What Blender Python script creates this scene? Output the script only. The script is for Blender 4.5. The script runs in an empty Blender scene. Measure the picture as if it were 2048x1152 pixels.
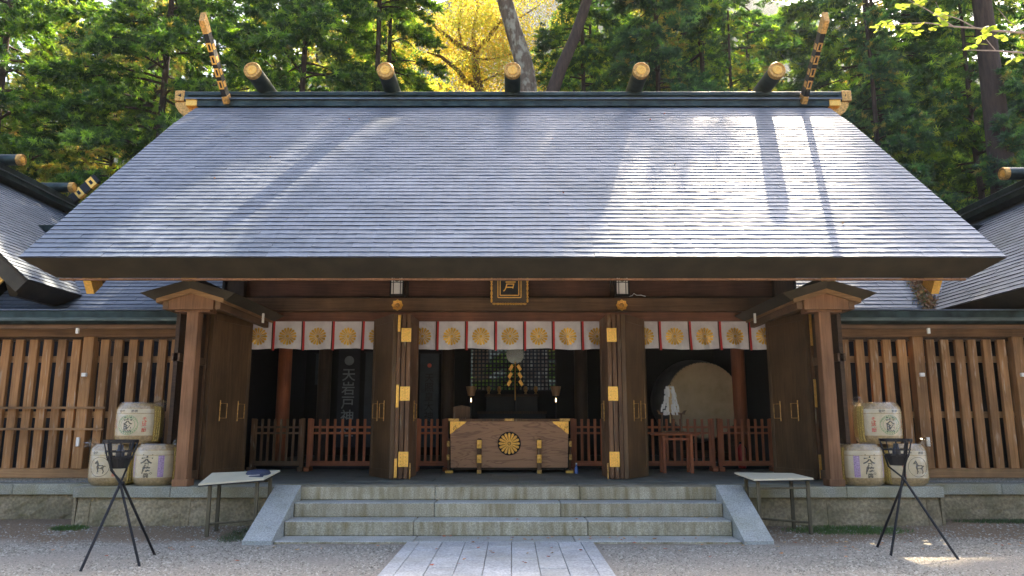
import bpy, math, random
import numpy as np
from mathutils import Vector, Matrix, noise
R = math.radians
random.seed(7)
sc = bpy.context.scene
COL = sc.collection
# ------------------------------------------------------------------ camera, sky, sun, exposure
cam_d = bpy.data.cameras.new('camera'); cam = bpy.data.objects.new('camera', cam_d); COL.objects.link(cam)
cam.location = (0, 0, 1.5); cam.rotation_euler = (R(90 + 10.2), 0, 0)
cam_d.sensor_width = 36; cam_d.lens = 1500 / 2048 * 36
cam_d.clip_start = 0.05; cam_d.clip_end = 2000
sc.camera = cam
SUN = Vector((0.26, 0.624, 0.737)).normalized()
world = bpy.data.worlds.new('World'); sc.world = world; world.use_nodes = True
wn = world.node_tree; wn.nodes.clear()
sky = wn.nodes.new('ShaderNodeTexSky'); sky.sky_type = 'NISHITA'; sky.sun_disc = False
sky.sun_elevation = math.asin(SUN.z); sky.sun_rotation = math.atan2(SUN.x, SUN.y)
sky.air_density = 0.75; sky.dust_density = 5.5; sky.ozone_density = 1.0
bg = wn.nodes.new('ShaderNodeBackground'); bg.inputs['Strength'].default_value = 0.15
wo = wn.nodes.new('ShaderNodeOutputWorld')
wn.links.new(sky.outputs[0], bg.inputs[0]); wn.links.new(bg.outputs[0], wo.inputs[0])
sd = bpy.data.lights.new('sun', 'SUN'); sd.energy = 4.2; sd.angle = R(0.6); sd.color = (1.0, 0.83, 0.60)
so = bpy.data.objects.new('sun', sd); COL.objects.link(so)
so.rotation_euler = (-SUN).to_track_quat('-Z', 'Y').to_euler()
sc.view_settings.view_transform = 'Standard'; sc.view_settings.look = 'None'
sc.view_settings.gamma = 1; sc.view_settings.exposure = 2.3
sc.view_settings.use_curve_mapping = False
AX = -0.05                       # x of the shrine's middle axis

# ------------------------------------------------------------------ materials
MATS = {}
def newmat(name):
    m = bpy.data.materials.new(name); m.use_nodes = True
    nt = m.node_tree; nt.nodes.clear()
    out = nt.nodes.new('ShaderNodeOutputMaterial'); p = nt.nodes.new('ShaderNodeBsdfPrincipled')
    nt.links.new(p.outputs[0], out.inputs[0])
    MATS[name] = m
    return m, nt, p, out
def N(nt, t, **kw):
    n = nt.nodes.new(t)
    for k, v in kw.items():
        if k in n.inputs: n.inputs[k].default_value = v
        else: setattr(n, k, v)
    return n
def posnode(nt, scale, obj=False):
    if obj:
        g = nt.nodes.new('ShaderNodeTexCoord'); o = g.outputs['Object']
    else:
        g = nt.nodes.new('ShaderNodeNewGeometry'); o = g.outputs['Position']
    mp = nt.nodes.new('ShaderNodeMapping'); mp.inputs['Scale'].default_value = scale
    nt.links.new(o, mp.inputs[0]); return mp.outputs[0]
def ramp(nt, fac, stops):
    r = nt.nodes.new('ShaderNodeValToRGB'); e = r.color_ramp.elements
    while len(e) < len(stops): e.new(0.5)
    for i, (p, c) in enumerate(stops):
        e[i].position = p; e[i].color = (*c, 1) if len(c) == 3 else c
    nt.links.new(fac, r.inputs[0]); return r.outputs[0]
def mixc(nt, a, b, fac, mode='MIX'):
    m = nt.nodes.new('ShaderNodeMix'); m.data_type = 'RGBA'; m.blend_type = mode
    for v, i in ((a, 6), (b, 7)):
        if hasattr(v, 'links'): nt.links.new(v, m.inputs[i])
        else: m.inputs[i].default_value = (*v, 1) if len(v) == 3 else v
    if hasattr(fac, 'links'): nt.links.new(fac, m.inputs[0])
    else: m.inputs[0].default_value = fac
    return m.outputs[2]
def bump(nt, p, h, strength=0.3, dist=0.01):
    b = nt.nodes.new('ShaderNodeBump'); b.inputs['Strength'].default_value = strength; b.inputs['Distance'].default_value = dist
    nt.links.new(h, b.inputs['Height']); nt.links.new(b.outputs[0], p.inputs['Normal'])
def randbright(nt, colsock, lo=0.75, hi=1.2):
    oi = nt.nodes.new('ShaderNodeObjectInfo'); mr = nt.nodes.new('ShaderNodeMapRange')
    mr.inputs[3].default_value = lo; mr.inputs[4].default_value = hi
    nt.links.new(oi.outputs['Random'], mr.inputs[0])
    v = nt.nodes.new('ShaderNodeVectorMath'); v.operation = 'SCALE'
    nt.links.new(colsock, v.inputs[0]); nt.links.new(mr.outputs[0], v.inputs[3]); return v.outputs[0]
def wood(name, c0, c1, axis='z', rough=0.6, scale=1.0, wear=None, spec=0.3):
    m, nt, p, out = newmat(name)
    s = {'z': (38, 38, 1.6), 'x': (1.6, 38, 38), 'y': (38, 1.6, 38)}[axis]
    pos = posnode(nt, tuple(v * scale for v in s))
    n1 = N(nt, 'ShaderNodeTexNoise', Scale=1.0, Detail=6.0, Roughness=0.65); nt.links.new(pos, n1.inputs[0])
    col = ramp(nt, n1.outputs[0], [(0.3, c0), (0.7, c1)])
    pos2 = posnode(nt, (1.3, 1.3, 0.8))
    n2 = N(nt, 'ShaderNodeTexNoise', Scale=1.7, Detail=5.0); nt.links.new(pos2, n2.inputs[0])
    mr = ramp(nt, n2.outputs[0], [(0.3, (0.62, 0.62, 0.62)), (0.7, (1.25, 1.2, 1.15))])
    col = mixc(nt, col, mr, 1.0, 'MULTIPLY')
    if wear:
        pos3 = posnode(nt, (26, 26, 3)); n3 = N(nt, 'ShaderNodeTexNoise', Scale=1.0, Detail=4.0); nt.links.new(pos3, n3.inputs[0])
        f = ramp(nt, n3.outputs[0], [(0.6, (0, 0, 0)), (0.72, (1, 1, 1))])
        col = mixc(nt, col, wear, f)
    col = randbright(nt, col, 0.78, 1.2)
    nt.links.new(col, p.inputs['Base Color']); p.inputs['Roughness'].default_value = rough
    p.inputs['Specular IOR Level'].default_value = spec
    bump(nt, p, n1.outputs[0], 0.35, 0.004)
    return m
def plain(name, c, rough=0.6, metal=0.0, var=0.15, scale=6.0, bmp=0.0, spec=0.4):
    m, nt, p, out = newmat(name)
    pos = posnode(nt, (1, 1, 1)); n = N(nt, 'ShaderNodeTexNoise', Scale=scale, Detail=5.0); nt.links.new(pos, n.inputs[0])
    a = tuple(v * (1 - var) for v in c); b = tuple(min(1, v * (1 + var)) for v in c)
    col = ramp(nt, n.outputs[0], [(0.35, a), (0.65, b)])
    nt.links.new(col, p.inputs['Base Color']); p.inputs['Roughness'].default_value = rough; p.inputs['Metallic'].default_value = metal
    p.inputs['Specular IOR Level'].default_value = spec
    if bmp: bump(nt, p, n.outputs[0], bmp, 0.01)
    return m
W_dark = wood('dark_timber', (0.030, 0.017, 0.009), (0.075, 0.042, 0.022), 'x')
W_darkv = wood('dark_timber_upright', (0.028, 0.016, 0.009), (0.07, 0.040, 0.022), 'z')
W_door = wood('door_timber', (0.095, 0.054, 0.024), (0.17, 0.098, 0.046), 'z', 0.5)
W_edge = wood('door_edge_timber', (0.10, 0.048, 0.022), (0.22, 0.115, 0.055), 'z', 0.6, wear=(0.30, 0.24, 0.16))
W_post = wood('post_timber', (0.17, 0.080, 0.035), (0.31, 0.160, 0.080), 'z', 0.65)
W_slat = wood('slat_timber', (0.21, 0.104, 0.036), (0.40, 0.212, 0.086), 'z', 0.6, wear=(0.40, 0.28, 0.18))
W_rail = wood('rail_timber', (0.20, 0.11, 0.045), (0.35, 0.205, 0.095), 'x', 0.6)
W_beam = wood('beam_timber', (0.10, 0.056, 0.028), (0.20, 0.115, 0.060), 'x', 0.6)
W_red = wood('red_brown_timber', (0.30, 0.085, 0.033), (0.46, 0.15, 0.06), 'z', 0.55)
W_redx = wood('red_brown_rail', (0.30, 0.085, 0.033), (0.46, 0.15, 0.06), 'x', 0.55)
W_black = plain('black_lacquer', (0.009, 0.009, 0.010), 0.5)
BLACK = plain('black_iron', (0.015, 0.015, 0.017), 0.45, 0.3)
GOLD = plain('gilt_metal', (0.86, 0.49, 0.11), 0.38, 0.62, 0.12, 40, 0.25)
GOLDF = plain('gold_print', (0.78, 0.46, 0.08), 0.34, 0.55, 0.2, 18, 0.1)
OLDGOLD = plain('weathered_gilt_metal', (0.55, 0.31, 0.09), 0.45, 0.6, 0.35, 25, 0.3)
COPPER_D = plain('dark_copper_sheet', (0.030, 0.046, 0.044), 0.38, 0.55, 0.4, 5, 0.1)
COPPER_E = plain('eave_copper_sheet', (0.050, 0.040, 0.024), 0.55, 0.2, 0.25, 3, 0.08)
RED = plain('red_ribbon', (0.55, 0.03, 0.03), 0.55, 0, 0.1)
NIGHT = plain('unlit_dark_board', (0.006, 0.006, 0.007), 0.8)  # near-black board colour stands in for the darkness indoors
WHITE = plain('white_plastic', (0.78, 0.77, 0.72), 0.5, 0, 0.05)
PAPER = plain('white_paper', (0.82, 0.80, 0.76), 0.7, 0, 0.05)
INK = plain('black_ink', (0.03, 0.028, 0.026), 0.7)
REDINK = plain('red_ink', (0.60, 0.12, 0.08), 0.7)
GREENINK = plain('green_ink', (0.16, 0.36, 0.17), 0.7)
PURPLE = plain('purple_print', (0.36, 0.24, 0.50), 0.7, 0, 0.3, 60)
LAVENDER = plain('lavender_print', (0.58, 0.47, 0.66), 0.7, 0, 0.2, 60)
STRAW = plain('golden_straw', (0.50, 0.36, 0.10), 0.7, 0, 0.35, 70, 0.5)
BANNER = plain('banner_cloth', (0.04, 0.05, 0.06), 0.8)
BANNERD = plain('dark_banner_cloth', (0.02, 0.022, 0.03), 0.8)
BANNERT = plain('banner_lettering', (0.20, 0.22, 0.24), 0.8)

def cloth_mat():
    m, nt, p, out = newmat('white_curtain_cloth')
    pos = posnode(nt, (3, 3, 3)); n = N(nt, 'ShaderNodeTexNoise', Scale=1.5, Detail=5.0); nt.links.new(pos, n.inputs[0])
    nt.links.new(ramp(nt, n.outputs[0], [(0.3, (0.66, 0.60, 0.62)), (0.7, (0.80, 0.76, 0.77))]), p.inputs['Base Color'])
    p.inputs['Roughness'].default_value = 0.85; bump(nt, p, n.outputs[0], 0.9, 0.06)
    return m
CLOTH = cloth_mat()

def roof_mat():
    m, nt, p, out = newmat('weathered_roof_plate')
    pos = posnode(nt, (1, 1, 1)); n = N(nt, 'ShaderNodeTexNoise', Scale=0.9, Detail=7.0, Roughness=0.6); nt.links.new(pos, n.inputs[0])
    col = ramp(nt, n.outputs[0], [(0.3, (0.090, 0.122, 0.160)), (0.5, (0.130, 0.163, 0.208)), (0.72, (0.180, 0.212, 0.258))])
    pos2 = posnode(nt, (14, 1.2, 1.2)); n2 = N(nt, 'ShaderNodeTexNoise', Scale=1.0, Detail=6.0); nt.links.new(pos2, n2.inputs[0])
    col = mixc(nt, col, ramp(nt, n2.outputs[0], [(0.3, (0.75, 0.77, 0.80)), (0.7, (1.15, 1.12, 1.1))]), 1.0, 'MULTIPLY')
    at_ = nt.nodes.new('ShaderNodeAttribute'); at_.attribute_name = 'tint'
    col = mixc(nt, col, at_.outputs[0], 0.0)
    col = randbright(nt, col, 0.9, 1.1)
    nt.links.new(col, p.inputs['Base Color'])
    p.inputs['Metallic'].default_value = 0.35
    rr = ramp(nt, n2.outputs[0], [(0.3, (0.58,) * 3), (0.7, (0.70,) * 3)]); nt.links.new(rr, p.inputs['Roughness'])
    n3 = N(nt, 'ShaderNodeTexNoise', Scale=9.0, Detail=4.0); nt.links.new(pos, n3.inputs[0])
    bump(nt, p, n3.outputs[0], 0.35, 0.012)
    return m
ROOF = roof_mat()
SEAM = plain('roof_plate_edge', (0.028, 0.03, 0.042), 0.6, 0.3)  # dark lip colour carries oxidised edge plus seam shadow between courses

def stone(name, c0, c1, rough=0.8, grain=60, moss=None, stain=0.5, relief=0.4, big=2.0, stainaxis=False):
    m, nt, p, out = newmat(name)
    pos = posnode(nt, (1, 1, 1))
    n = N(nt, 'ShaderNodeTexNoise', Scale=big, Detail=7.0, Roughness=0.6); nt.links.new(pos, n.inputs[0])
    col = ramp(nt, n.outputs[0], [(0.3, c0), (0.7, c1)])
    g = N(nt, 'ShaderNodeTexNoise', Scale=grain, Detail=3.0); nt.links.new(pos, g.inputs[0])
    col = mixc(nt, col, ramp(nt, g.outputs[0], [(0.35, (0.72,) * 3), (0.65, (1.25,) * 3)]), 1.0, 'MULTIPLY')
    if moss:
        ps = posnode(nt, (9, 9, 1.1)) if stainaxis else posnode(nt, (1.5, 1.5, 1.5))
        n3 = N(nt, 'ShaderNodeTexNoise', Scale=1.2, Detail=6.0); nt.links.new(ps, n3.inputs[0])
        col = mixc(nt, col, moss, ramp(nt, n3.outputs[0], [(0.42, (0, 0, 0)), (0.68, (stain,) * 3)]))
    col = randbright(nt, col, 0.88, 1.12)
    nt.links.new(col, p.inputs['Base Color']); p.inputs['Roughness'].default_value = rough
    bump(nt, p, g.outputs[0], relief, 0.01)
    return m
S_step = stone('step_stone', (0.32, 0.28, 0.19), (0.48, 0.43, 0.31), moss=(0.19, 0.145, 0.055), stain=0.75, stainaxis=True)
S_tread = stone('tread_stone', (0.33, 0.33, 0.30), (0.45, 0.455, 0.42), moss=(0.16, 0.17, 0.08), stain=0.35)
S_cheek = stone('cheek_stone', (0.33, 0.34, 0.315), (0.46, 0.47, 0.44), moss=(0.2, 0.2, 0.1), stain=0.35)
S_pave = stone('paving_stone', (0.34, 0.35, 0.35), (0.47, 0.48, 0.475), grain=45, moss=(0.30, 0.29, 0.24), stain=0.5)
S_floor = stone('platform_floor_stone', (0.15, 0.165, 0.14), (0.23, 0.245, 0.21), rough=0.55, moss=(0.14, 0.12, 0.07), stain=0.3)
S_cap = stone('cap_stone', (0.24, 0.24, 0.19), (0.36, 0.36, 0.29), moss=(0.20, 0.17, 0.06), stain=0.7)
S_rough = stone('rough_base_stone', (0.20, 0.155, 0.085), (0.38, 0.305, 0.185), grain=26, moss=(0.09, 0.085, 0.035), stain=0.7, relief=0.9)
S_pebble = stone('pebble_stone', (0.22, 0.225, 0.235), (0.42, 0.41, 0.41), grain=90, big=30)

def ground_mat():
    m, nt, p, out = newmat('gravel_ground')
    pos = posnode(nt, (1, 1, 1))
    v = N(nt, 'ShaderNodeTexVoronoi', Scale=55.0); nt.links.new(pos, v.inputs[0])
    n = N(nt, 'ShaderNodeTexNoise', Scale=40.0, Detail=5.0); nt.links.new(pos, n.inputs[0])
    col = ramp(nt, n.outputs[0], [(0.3, (0.20, 0.18, 0.145)), (0.7, (0.40, 0.36, 0.30))])
    b = N(nt, 'ShaderNodeTexNoise', Scale=0.55, Detail=6.0); nt.links.new(pos, b.inputs[0])
    sx = nt.nodes.new('ShaderNodeSeparateXYZ'); nt.links.new(pos, sx.inputs[0])
    mr = N(nt, 'ShaderNodeMapRange'); mr.inputs[1].default_value = 9.4; mr.inputs[2].default_value = 11.0
    nt.links.new(sx.outputs[1], mr.inputs[0])
    mr2 = N(nt, 'ShaderNodeMapRange'); mr2.inputs[1].default_value = 18; mr2.inputs[2].default_value = 14; nt.links.new(sx.outputs[1], mr2.inputs[0])
    ad = N(nt, 'ShaderNodeMath', operation='ADD'); nt.links.new(mr.outputs[0], ad.inputs[0]); nt.links.new(b.outputs[0], ad.inputs[1])
    f = ramp(nt, ad.outputs[0], [(0.72, (0, 0, 0)), (1.0, (0.9,) * 3)])
    soil = ramp(nt, n.outputs[0], [(0.3, (0.12, 0.082, 0.045)), (0.7, (0.25, 0.175, 0.105))])
    col = mixc(nt, col, soil, f)
    nt.links.new(col, p.inputs['Base Color']); p.inputs['Roughness'].default_value = 0.95
    bump(nt, p, v.outputs[0], 0.8, 0.02)
    return m
GROUND = ground_mat()

def leaf_mat(name, trans=0.5, rough=0.5, sat=1.0, boost=1.5, shift=(1.25, 1.15, 0.5)):
    m, nt, p, out = newmat(name)
    nt.nodes.remove(p)
    a = nt.nodes.new('ShaderNodeAttribute'); a.attribute_name = 'tint'
    d = nt.nodes.new('ShaderNodeBsdfDiffuse'); t = nt.nodes.new('ShaderNodeBsdfTranslucent'); g = nt.nodes.new('ShaderNodeBsdfGlossy')
    g.inputs['Roughness'].default_value = rough; g.inputs['Color'].default_value = (0.9, 0.9, 0.9, 1)
    v = nt.nodes.new('ShaderNodeVectorMath'); v.operation = 'MULTIPLY'; v.inputs[1].default_value = tuple(boost * s for s in shift)
    nt.links.new(a.outputs[0], v.inputs[0]); nt.links.new(v.outputs[0], t.inputs[0]); nt.links.new(a.outputs[0], d.inputs[0])
    m1 = nt.nodes.new('ShaderNodeMixShader'); m1.inputs[0].default_value = trans
    nt.links.new(d.outputs[0], m1.inputs[1]); nt.links.new(t.outputs[0], m1.inputs[2])
    m2 = nt.nodes.new('ShaderNodeMixShader'); m2.inputs[0].default_value = 0.06
    nt.links.new(m1.outputs[0], m2.inputs[1]); nt.links.new(g.outputs[0], m2.inputs[2]); nt.links.new(m2.outputs[0], out.inputs[0])
    return m
LEAF_C = leaf_mat('cedar_foliage', 0.5, boost=2.9, shift=(1.4, 1.15, .4))
LEAF_Y = leaf_mat('yellow_foliage', 0.65, boost=1.5, shift=(1, 1, 0.8))
LEAF_N = leaf_mat('branch_leaf', 0.5, boost=1.0, shift=(1.1, 1.1, 0.6))
def bark_mat(name, c0, c1, lichen=None):
    m, nt, p, out = newmat(name)
    pos = posnode(nt, (9, 9, 1.5)); n = N(nt, 'ShaderNodeTexNoise', Scale=1.5, Detail=7.0, Roughness=0.7); nt.links.new(pos, n.inputs[0])
    col = ramp(nt, n.outputs[0], [(0.3, c0), (0.7, c1)])
    if lichen:
        ps = posnode(nt, (4, 4, 2.5)); n2 = N(nt, 'ShaderNodeTexNoise', Scale=1.3, Detail=6.0); nt.links.new(ps, n2.inputs[0])
        col = mixc(nt, col, lichen, ramp(nt, n2.outputs[0], [(0.48, (0, 0, 0)), (0.62, (0.9,) * 3)]))
    nt.links.new(col, p.inputs['Base Color']); p.inputs['Roughness'].default_value = 0.9
    bump(nt, p, n.outputs[0], 0.8, 0.04); return m
BARK = bark_mat('cedar_bark', (0.022, 0.015, 0.011), (0.075, 0.05, 0.036))
BARK_L = bark_mat('lichen_bark', (0.07, 0.05, 0.035), (0.17, 0.13, 0.09), lichen=(0.30, 0.29, 0.22))
BARK_Y = bark_mat('smooth_bark', (0.12, 0.075, 0.04), (0.26, 0.17, 0.10))

# ------------------------------------------------------------------ object helpers
def link(name, data, parent=None, loc=(0, 0, 0), rot=(0, 0, 0), scale=(1, 1, 1)):
    o = bpy.data.objects.new(name, data); COL.objects.link(o); o.parent = parent
    o.location = loc; o.rotation_euler = rot; o.scale = scale; return o
def tag(o, label=None, cat=None, group=None, kind=None):
    if label: o['label'] = label
    if cat: o['category'] = cat
    if group: o['group'] = group
    if kind: o['kind'] = kind
    return o
def thing(name, label, cat, loc=(0, 0, 0), group=None, rz=0):
    return tag(link(name, None, None, loc, (0, 0, rz)), label, cat, group)
class MB:
    def __init__(s): s.v = []; s.f = []; s.mi = []; s.M = Matrix.Identity(4); s.k = 0
    def add(s, vs, fs):
        b = len(s.v); s.v += [tuple(s.M @ Vector(v)) for v in vs]
        s.f += [tuple(b + i for i in f) for f in fs]; s.mi += [s.k] * len(fs); return s
    def box(s, x0, x1, y0, y1, z0, z1, bev=0.0):
        if x1 < x0: x0, x1 = x1, x0
        if bev:
            b = min(bev, (x1 - x0) * .4, (y1 - y0) * .4, (z1 - z0) * .4)
            vs = []
            for zz, i in ((z0, b), (z0 + b, 0), (z1 - b, 0), (z1, b)):
                c = 0 if i else b
                X0, X1, Y0, Y1 = x0 + i, x1 - i, y0 + i, y1 - i
                bb = b if not i else 0.0001 + b * 0.6
                vs += [(X0 + bb, Y0, zz), (X1 - bb, Y0, zz), (X1, Y0 + bb, zz), (X1, Y1 - bb, zz),
                       (X1 - bb, Y1, zz), (X0 + bb, Y1, zz), (X0, Y1 - bb, zz), (X0, Y0 + bb, zz)]
            fs = [tuple(range(7, -1, -1)), tuple(range(24, 32))]
            for L in range(3):
                for i in range(8):
                    j = (i + 1) % 8; a = L * 8
                    fs.append((a + i, a + j, a + 8 + j, a + 8 + i))
            return s.add(vs, fs)
        vs = [(x0, y0, z0), (x1, y0, z0), (x1, y1, z0), (x0, y1, z0), (x0, y0, z1), (x1, y0, z1), (x1, y1, z1), (x0, y1, z1)]
        return s.add(vs, [(3, 2, 1, 0), (4, 5, 6, 7), (0, 1, 5, 4), (1, 2, 6, 5), (2, 3, 7, 6), (3, 0, 4, 7)])
    def hexa(s, b4, t4):
        vs = list(b4) + list(t4)
        return s.add(vs, [(3, 2, 1, 0), (4, 5, 6, 7), (0, 1, 5, 4), (1, 2, 6, 5), (2, 3, 7, 6), (3, 0, 4, 7)])
    def tube(s, pts, rad, n=8, caps=True):
        pts = [Vector(p) for p in pts]
        if not hasattr(rad, '__len__'): rad = [rad] * len(pts)
        vs = []; up = None
        for i, p in enumerate(pts):
            t = (pts[min(i + 1, len(pts) - 1)] - pts[max(i - 1, 0)]).normalized()
            if up is None: up = Vector((0, 0, 1)) if abs(t.z) < .9 else Vector((1, 0, 0))
            a = t.cross(up).normalized(); b = a.cross(t).normalized(); up = b
            for k in range(n):
                th = 2 * math.pi * k / n; vs.append(p + (a * math.cos(th) + b * math.sin(th)) * rad[i])
        fs = []
        for i in range(len(pts) - 1):
            for k in range(n):
                l = (k + 1) % n; fs.append((i * n + k, i * n + l, i * n + n + l, i * n + n + k))
        if caps: fs += [tuple(range(n - 1, -1, -1)), tuple(range((len(pts) - 1) * n, len(pts) * n))]
        return s.add(vs, fs)
    def lathe(s, prof, n=24, c=(0, 0, 0), axis='z', sq=0.0):
        vs = []
        for r, h in prof:
            for k in range(n):
                th = 2 * math.pi * k / n; x, y = r * math.cos(th), r * math.sin(th)
                if sq: q = 1 + sq * (1 - math.cos(4 * th)) / 2; x *= q; y *= q
                if axis == 'z': v = (c[0] + x, c[1] + y, c[2] + h)
                elif axis == 'y': v = (c[0] + x, c[1] + h, c[2] + y)
                else: v = (c[0] + h, c[1] + x, c[2] + y)
                vs.append(v)
        fs = []
        for i in range(len(prof) - 1):
            for k in range(n):
                l = (k + 1) % n; fs.append((i * n + k, i * n + l, i * n + n + l, i * n + n + k))
        fs += [tuple(range(n - 1, -1, -1)), tuple(range((len(prof) - 1) * n, len(prof) * n))]
        return s.add(vs, fs)
    def mesh(s, name, mats, smooth=False):
        me = bpy.data.meshes.new(name); me.from_pydata(s.v, [], s.f)
        for m in (mats if isinstance(mats, (list, tuple)) else [mats]): me.materials.append(m)
        if any(s.mi): me.polygons.foreach_set('material_index', s.mi)
        import bmesh
        bm = bmesh.new(); bm.from_mesh(me); bmesh.ops.recalc_face_normals(bm, faces=bm.faces); bm.to_mesh(me); bm.free()
        if smooth:
            me.polygons.foreach_set('use_smooth', [True] * len(me.polygons))
            me.set_sharp_from_angle(angle=R(38))
        me.update(); return me
    def build(s, name, mats, parent=None, smooth=False, label=None):
        """vertices were given in world metres; store them about the parent"""
        w = Vector((0, 0, 0)); p = parent
        while p is not None: w += p.location; p = p.parent
        s.v = [(a[0] - w.x, a[1] - w.y, a[2] - w.z) for a in s.v]
        o = link(name, s.mesh(name, mats, smooth), parent)
        if label: o['label'] = label
        return o
def npmesh(name, verts, k, mat, tint=None):
    """verts (n*k,3) as n separate k-gons"""
    nv = len(verts); nf = nv // k
    me = bpy.data.meshes.new(name); me.vertices.add(nv); me.vertices.foreach_set('co', np.asarray(verts, np.float32).ravel())
    me.loops.add(nv); me.loops.foreach_set('vertex_index', np.arange(nv, dtype=np.int32))
    me.polygons.add(nf); me.polygons.foreach_set('loop_start', np.arange(0, nv, k, dtype=np.int32))
    me.update(calc_edges=True)
    if tint is not None:
        a = me.attributes.new('tint', 'FLOAT_COLOR', 'POINT')
        c = np.ones((nv, 4), np.float32); c[:, :3] = np.repeat(tint, k, axis=0); a.data.foreach_set('color', c.ravel())
    me.materials.append(mat); return me
def text_mesh(s, size=1.0, bold=0.0, vertical=False, spacing=1.0):
    c = bpy.data.curves.new('lettering', 'FONT'); c.body = '\n'.join(s) if vertical else s
    c.size = size; c.align_x = 'CENTER'; c.align_y = 'CENTER'; c.offset = bold * size; c.space_line = spacing; c.resolution_u = 3
    o = bpy.data.objects.new('lettering', c); COL.objects.link(o)
    me = bpy.data.meshes.new_from_object(o); bpy.data.objects.remove(o); bpy.data.curves.remove(c)
    return me
def lettering(parent, s, fn, size, mat, bold=0.0, vertical=False, spacing=1.0, name='lettering', sx=1.0, slant=0.0):
    """flat lettering; fn maps (x, y) on the print to world metres"""
    me = text_mesh(s, size, bold, vertical, spacing)
    w = Vector((0, 0, 0)); p = parent
    while p is not None: w += p.location; p = p.parent
    for v in me.vertices:
        q = fn(v.co.x * sx + v.co.y * slant, v.co.y); v.co = Vector(q) - w
    me.materials.clear(); me.materials.append(mat); me.update()
    for pl in me.polygons: pl.material_index = 0
    return link(name, me, parent)
def smooth01(t): t = max(0, min(1, t)); return t * t * (3 - 2 * t)

# ================================================================== SETTING: ground, gravel, path, hillside
def gz(x, y):
    r = 0.07 * smooth01((y - 10.3) / 1.0)
    if abs(x - AX) < 3.3: r = 0.07 * smooth01((y - 11.2) / 0.5)
    return r
xs = [-160, -60, -30, -20, -14] + [-12 + i * 0.4 for i in range(61)] + [14, 20, 30, 60, 160]
ys = [-60, -20, 0, 3, 5] + [6 + i * 0.25 for i in range(28)] + [14, 20, 40, 80, 200]
mb = MB(); nx = len(xs)
mb.v = [(x, y, gz(x, y) + (0.012 * noise.noise((x * 1.1, y * 1.1, 0)) if abs(x) < 12 and 5 < y < 13 else 0)) for y in ys for x in xs]
mb.f = [(j * nx + i, j * nx + i + 1, (j + 1) * nx + i + 1, (j + 1) * nx + i) for j in range(len(ys) - 1) for i in range(nx - 1)]
mb.mi = [0] * len(mb.f)
tag(mb.build('ground', GROUND, None, True), kind='structure')

rng = np.random.default_rng(5)
def blocked(x, y):
    return ((np.abs(x - AX + 0.10) < 1.24) & (y < 9.95)) | ((np.abs(x - AX) < 3.36) & (y > 9.72)) | (y > 11.2)
def pebbles(n, x0, x1, y0, y1, r0, r1, soilthin=True):
    x = rng.uniform(x0, x1, n); y = rng.uniform(y0, y1, n)
    keep = ~blocked(x, y)
    if soilthin:
        pn = np.array([noise.noise((a * 0.9, b * 1.3, 3.3)) for a, b in zip(x, y)])
        keep &= (pn * 1.3 - np.clip((y - 9.6) / 1.0, 0, 1.3) * 1.15 > -0.42) | (rng.random(n) < 0.3)
    x = x[keep]; y = y[keep]; n = len(x)
    z = np.array([gz(a, b) for a, b in zip(x, y)])
    r = rng.uniform(r0, r1, n) * rng.uniform(.7, 1.3, n)
    base = np.array([(1, 0, 0), (0, 1, 0), (-1, 0, 0), (0, -1, 0), (0, 0, 1)], float)
    tri = np.array([(0, 1, 4), (1, 2, 4), (2, 3, 4), (3, 0, 4)])
    v = np.repeat(base[None], n, 0) * rng.uniform(.65, 1.25, (n, 5, 3))
    v[:, :, 2] -= 0.15; v[:, :, 2] *= rng.uniform(.5, .95, n)[:, None]
    v[:, :, :2] += rng.uniform(-.25, .25, (n, 5, 2))
    a = rng.uniform(0, 6.28, n); c, s_ = np.cos(a), np.sin(a)
    X = v[:, :, 0] * c[:, None] - v[:, :, 1] * s_[:, None]; Y = v[:, :, 0] * s_[:, None] + v[:, :, 1] * c[:, None]
    v = np.stack([X, Y, v[:, :, 2]], -1) * r[:, None, None] + np.stack([x, y, z], -1)[:, None, :]
    return v[:, tri, :].reshape(-1, 3), n
def pebble_mat():
    m, nt, p, out = newmat('loose_gravel')
    g = nt.nodes.new('ShaderNodeNewGeometry')
    col = ramp(nt, g.outputs['Random Per Island'], [(0.0, (0.15, 0.135, 0.105)), (0.35, (0.24, 0.225, 0.18)), (0.75, (0.35, 0.33, 0.275)), (1.0, (0.46, 0.435, 0.37))])
    nt.links.new(col, p.inputs['Base Color']); p.inputs['Roughness'].default_value = 0.85
    return m
v1, n1 = pebbles(72000, -7.6, 7.6, 7.0, 11.2, 0.008, 0.020)
# island colour needs joined faces per pebble: index them
def pebble_mesh(v, n):
    q = v.reshape(n, 4, 3, 3)
    verts = np.stack([q[:, 0, 0], q[:, 0, 1], q[:, 1, 1], q[:, 2, 1], q[:, 0, 2]], 1).reshape(-1, 3)
    tri = np.array([(0, 1, 4), (1, 2, 4), (2, 3, 4), (3, 0, 4)])
    idx = (np.arange(n)[:, None, None] * 5 + tri[None]).reshape(-1)
    me = bpy.data.meshes.new('gravel'); me.vertices.add(n * 5); me.vertices.foreach_set('co', verts.astype(np.float32).ravel())
    me.loops.add(len(idx)); me.loops.foreach_set('vertex_index', idx.astype(np.int32))
    me.polygons.add(n * 4); me.polygons.foreach_set('loop_start', np.arange(0, len(idx), 3, dtype=np.int32))
    me.update(calc_edges=True); me.materials.append(pebble_mat()); return me
tag(link('gravel', pebble_mesh(v1, n1)), 'loose grey gravel covering the forecourt', kind='stuff')

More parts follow.
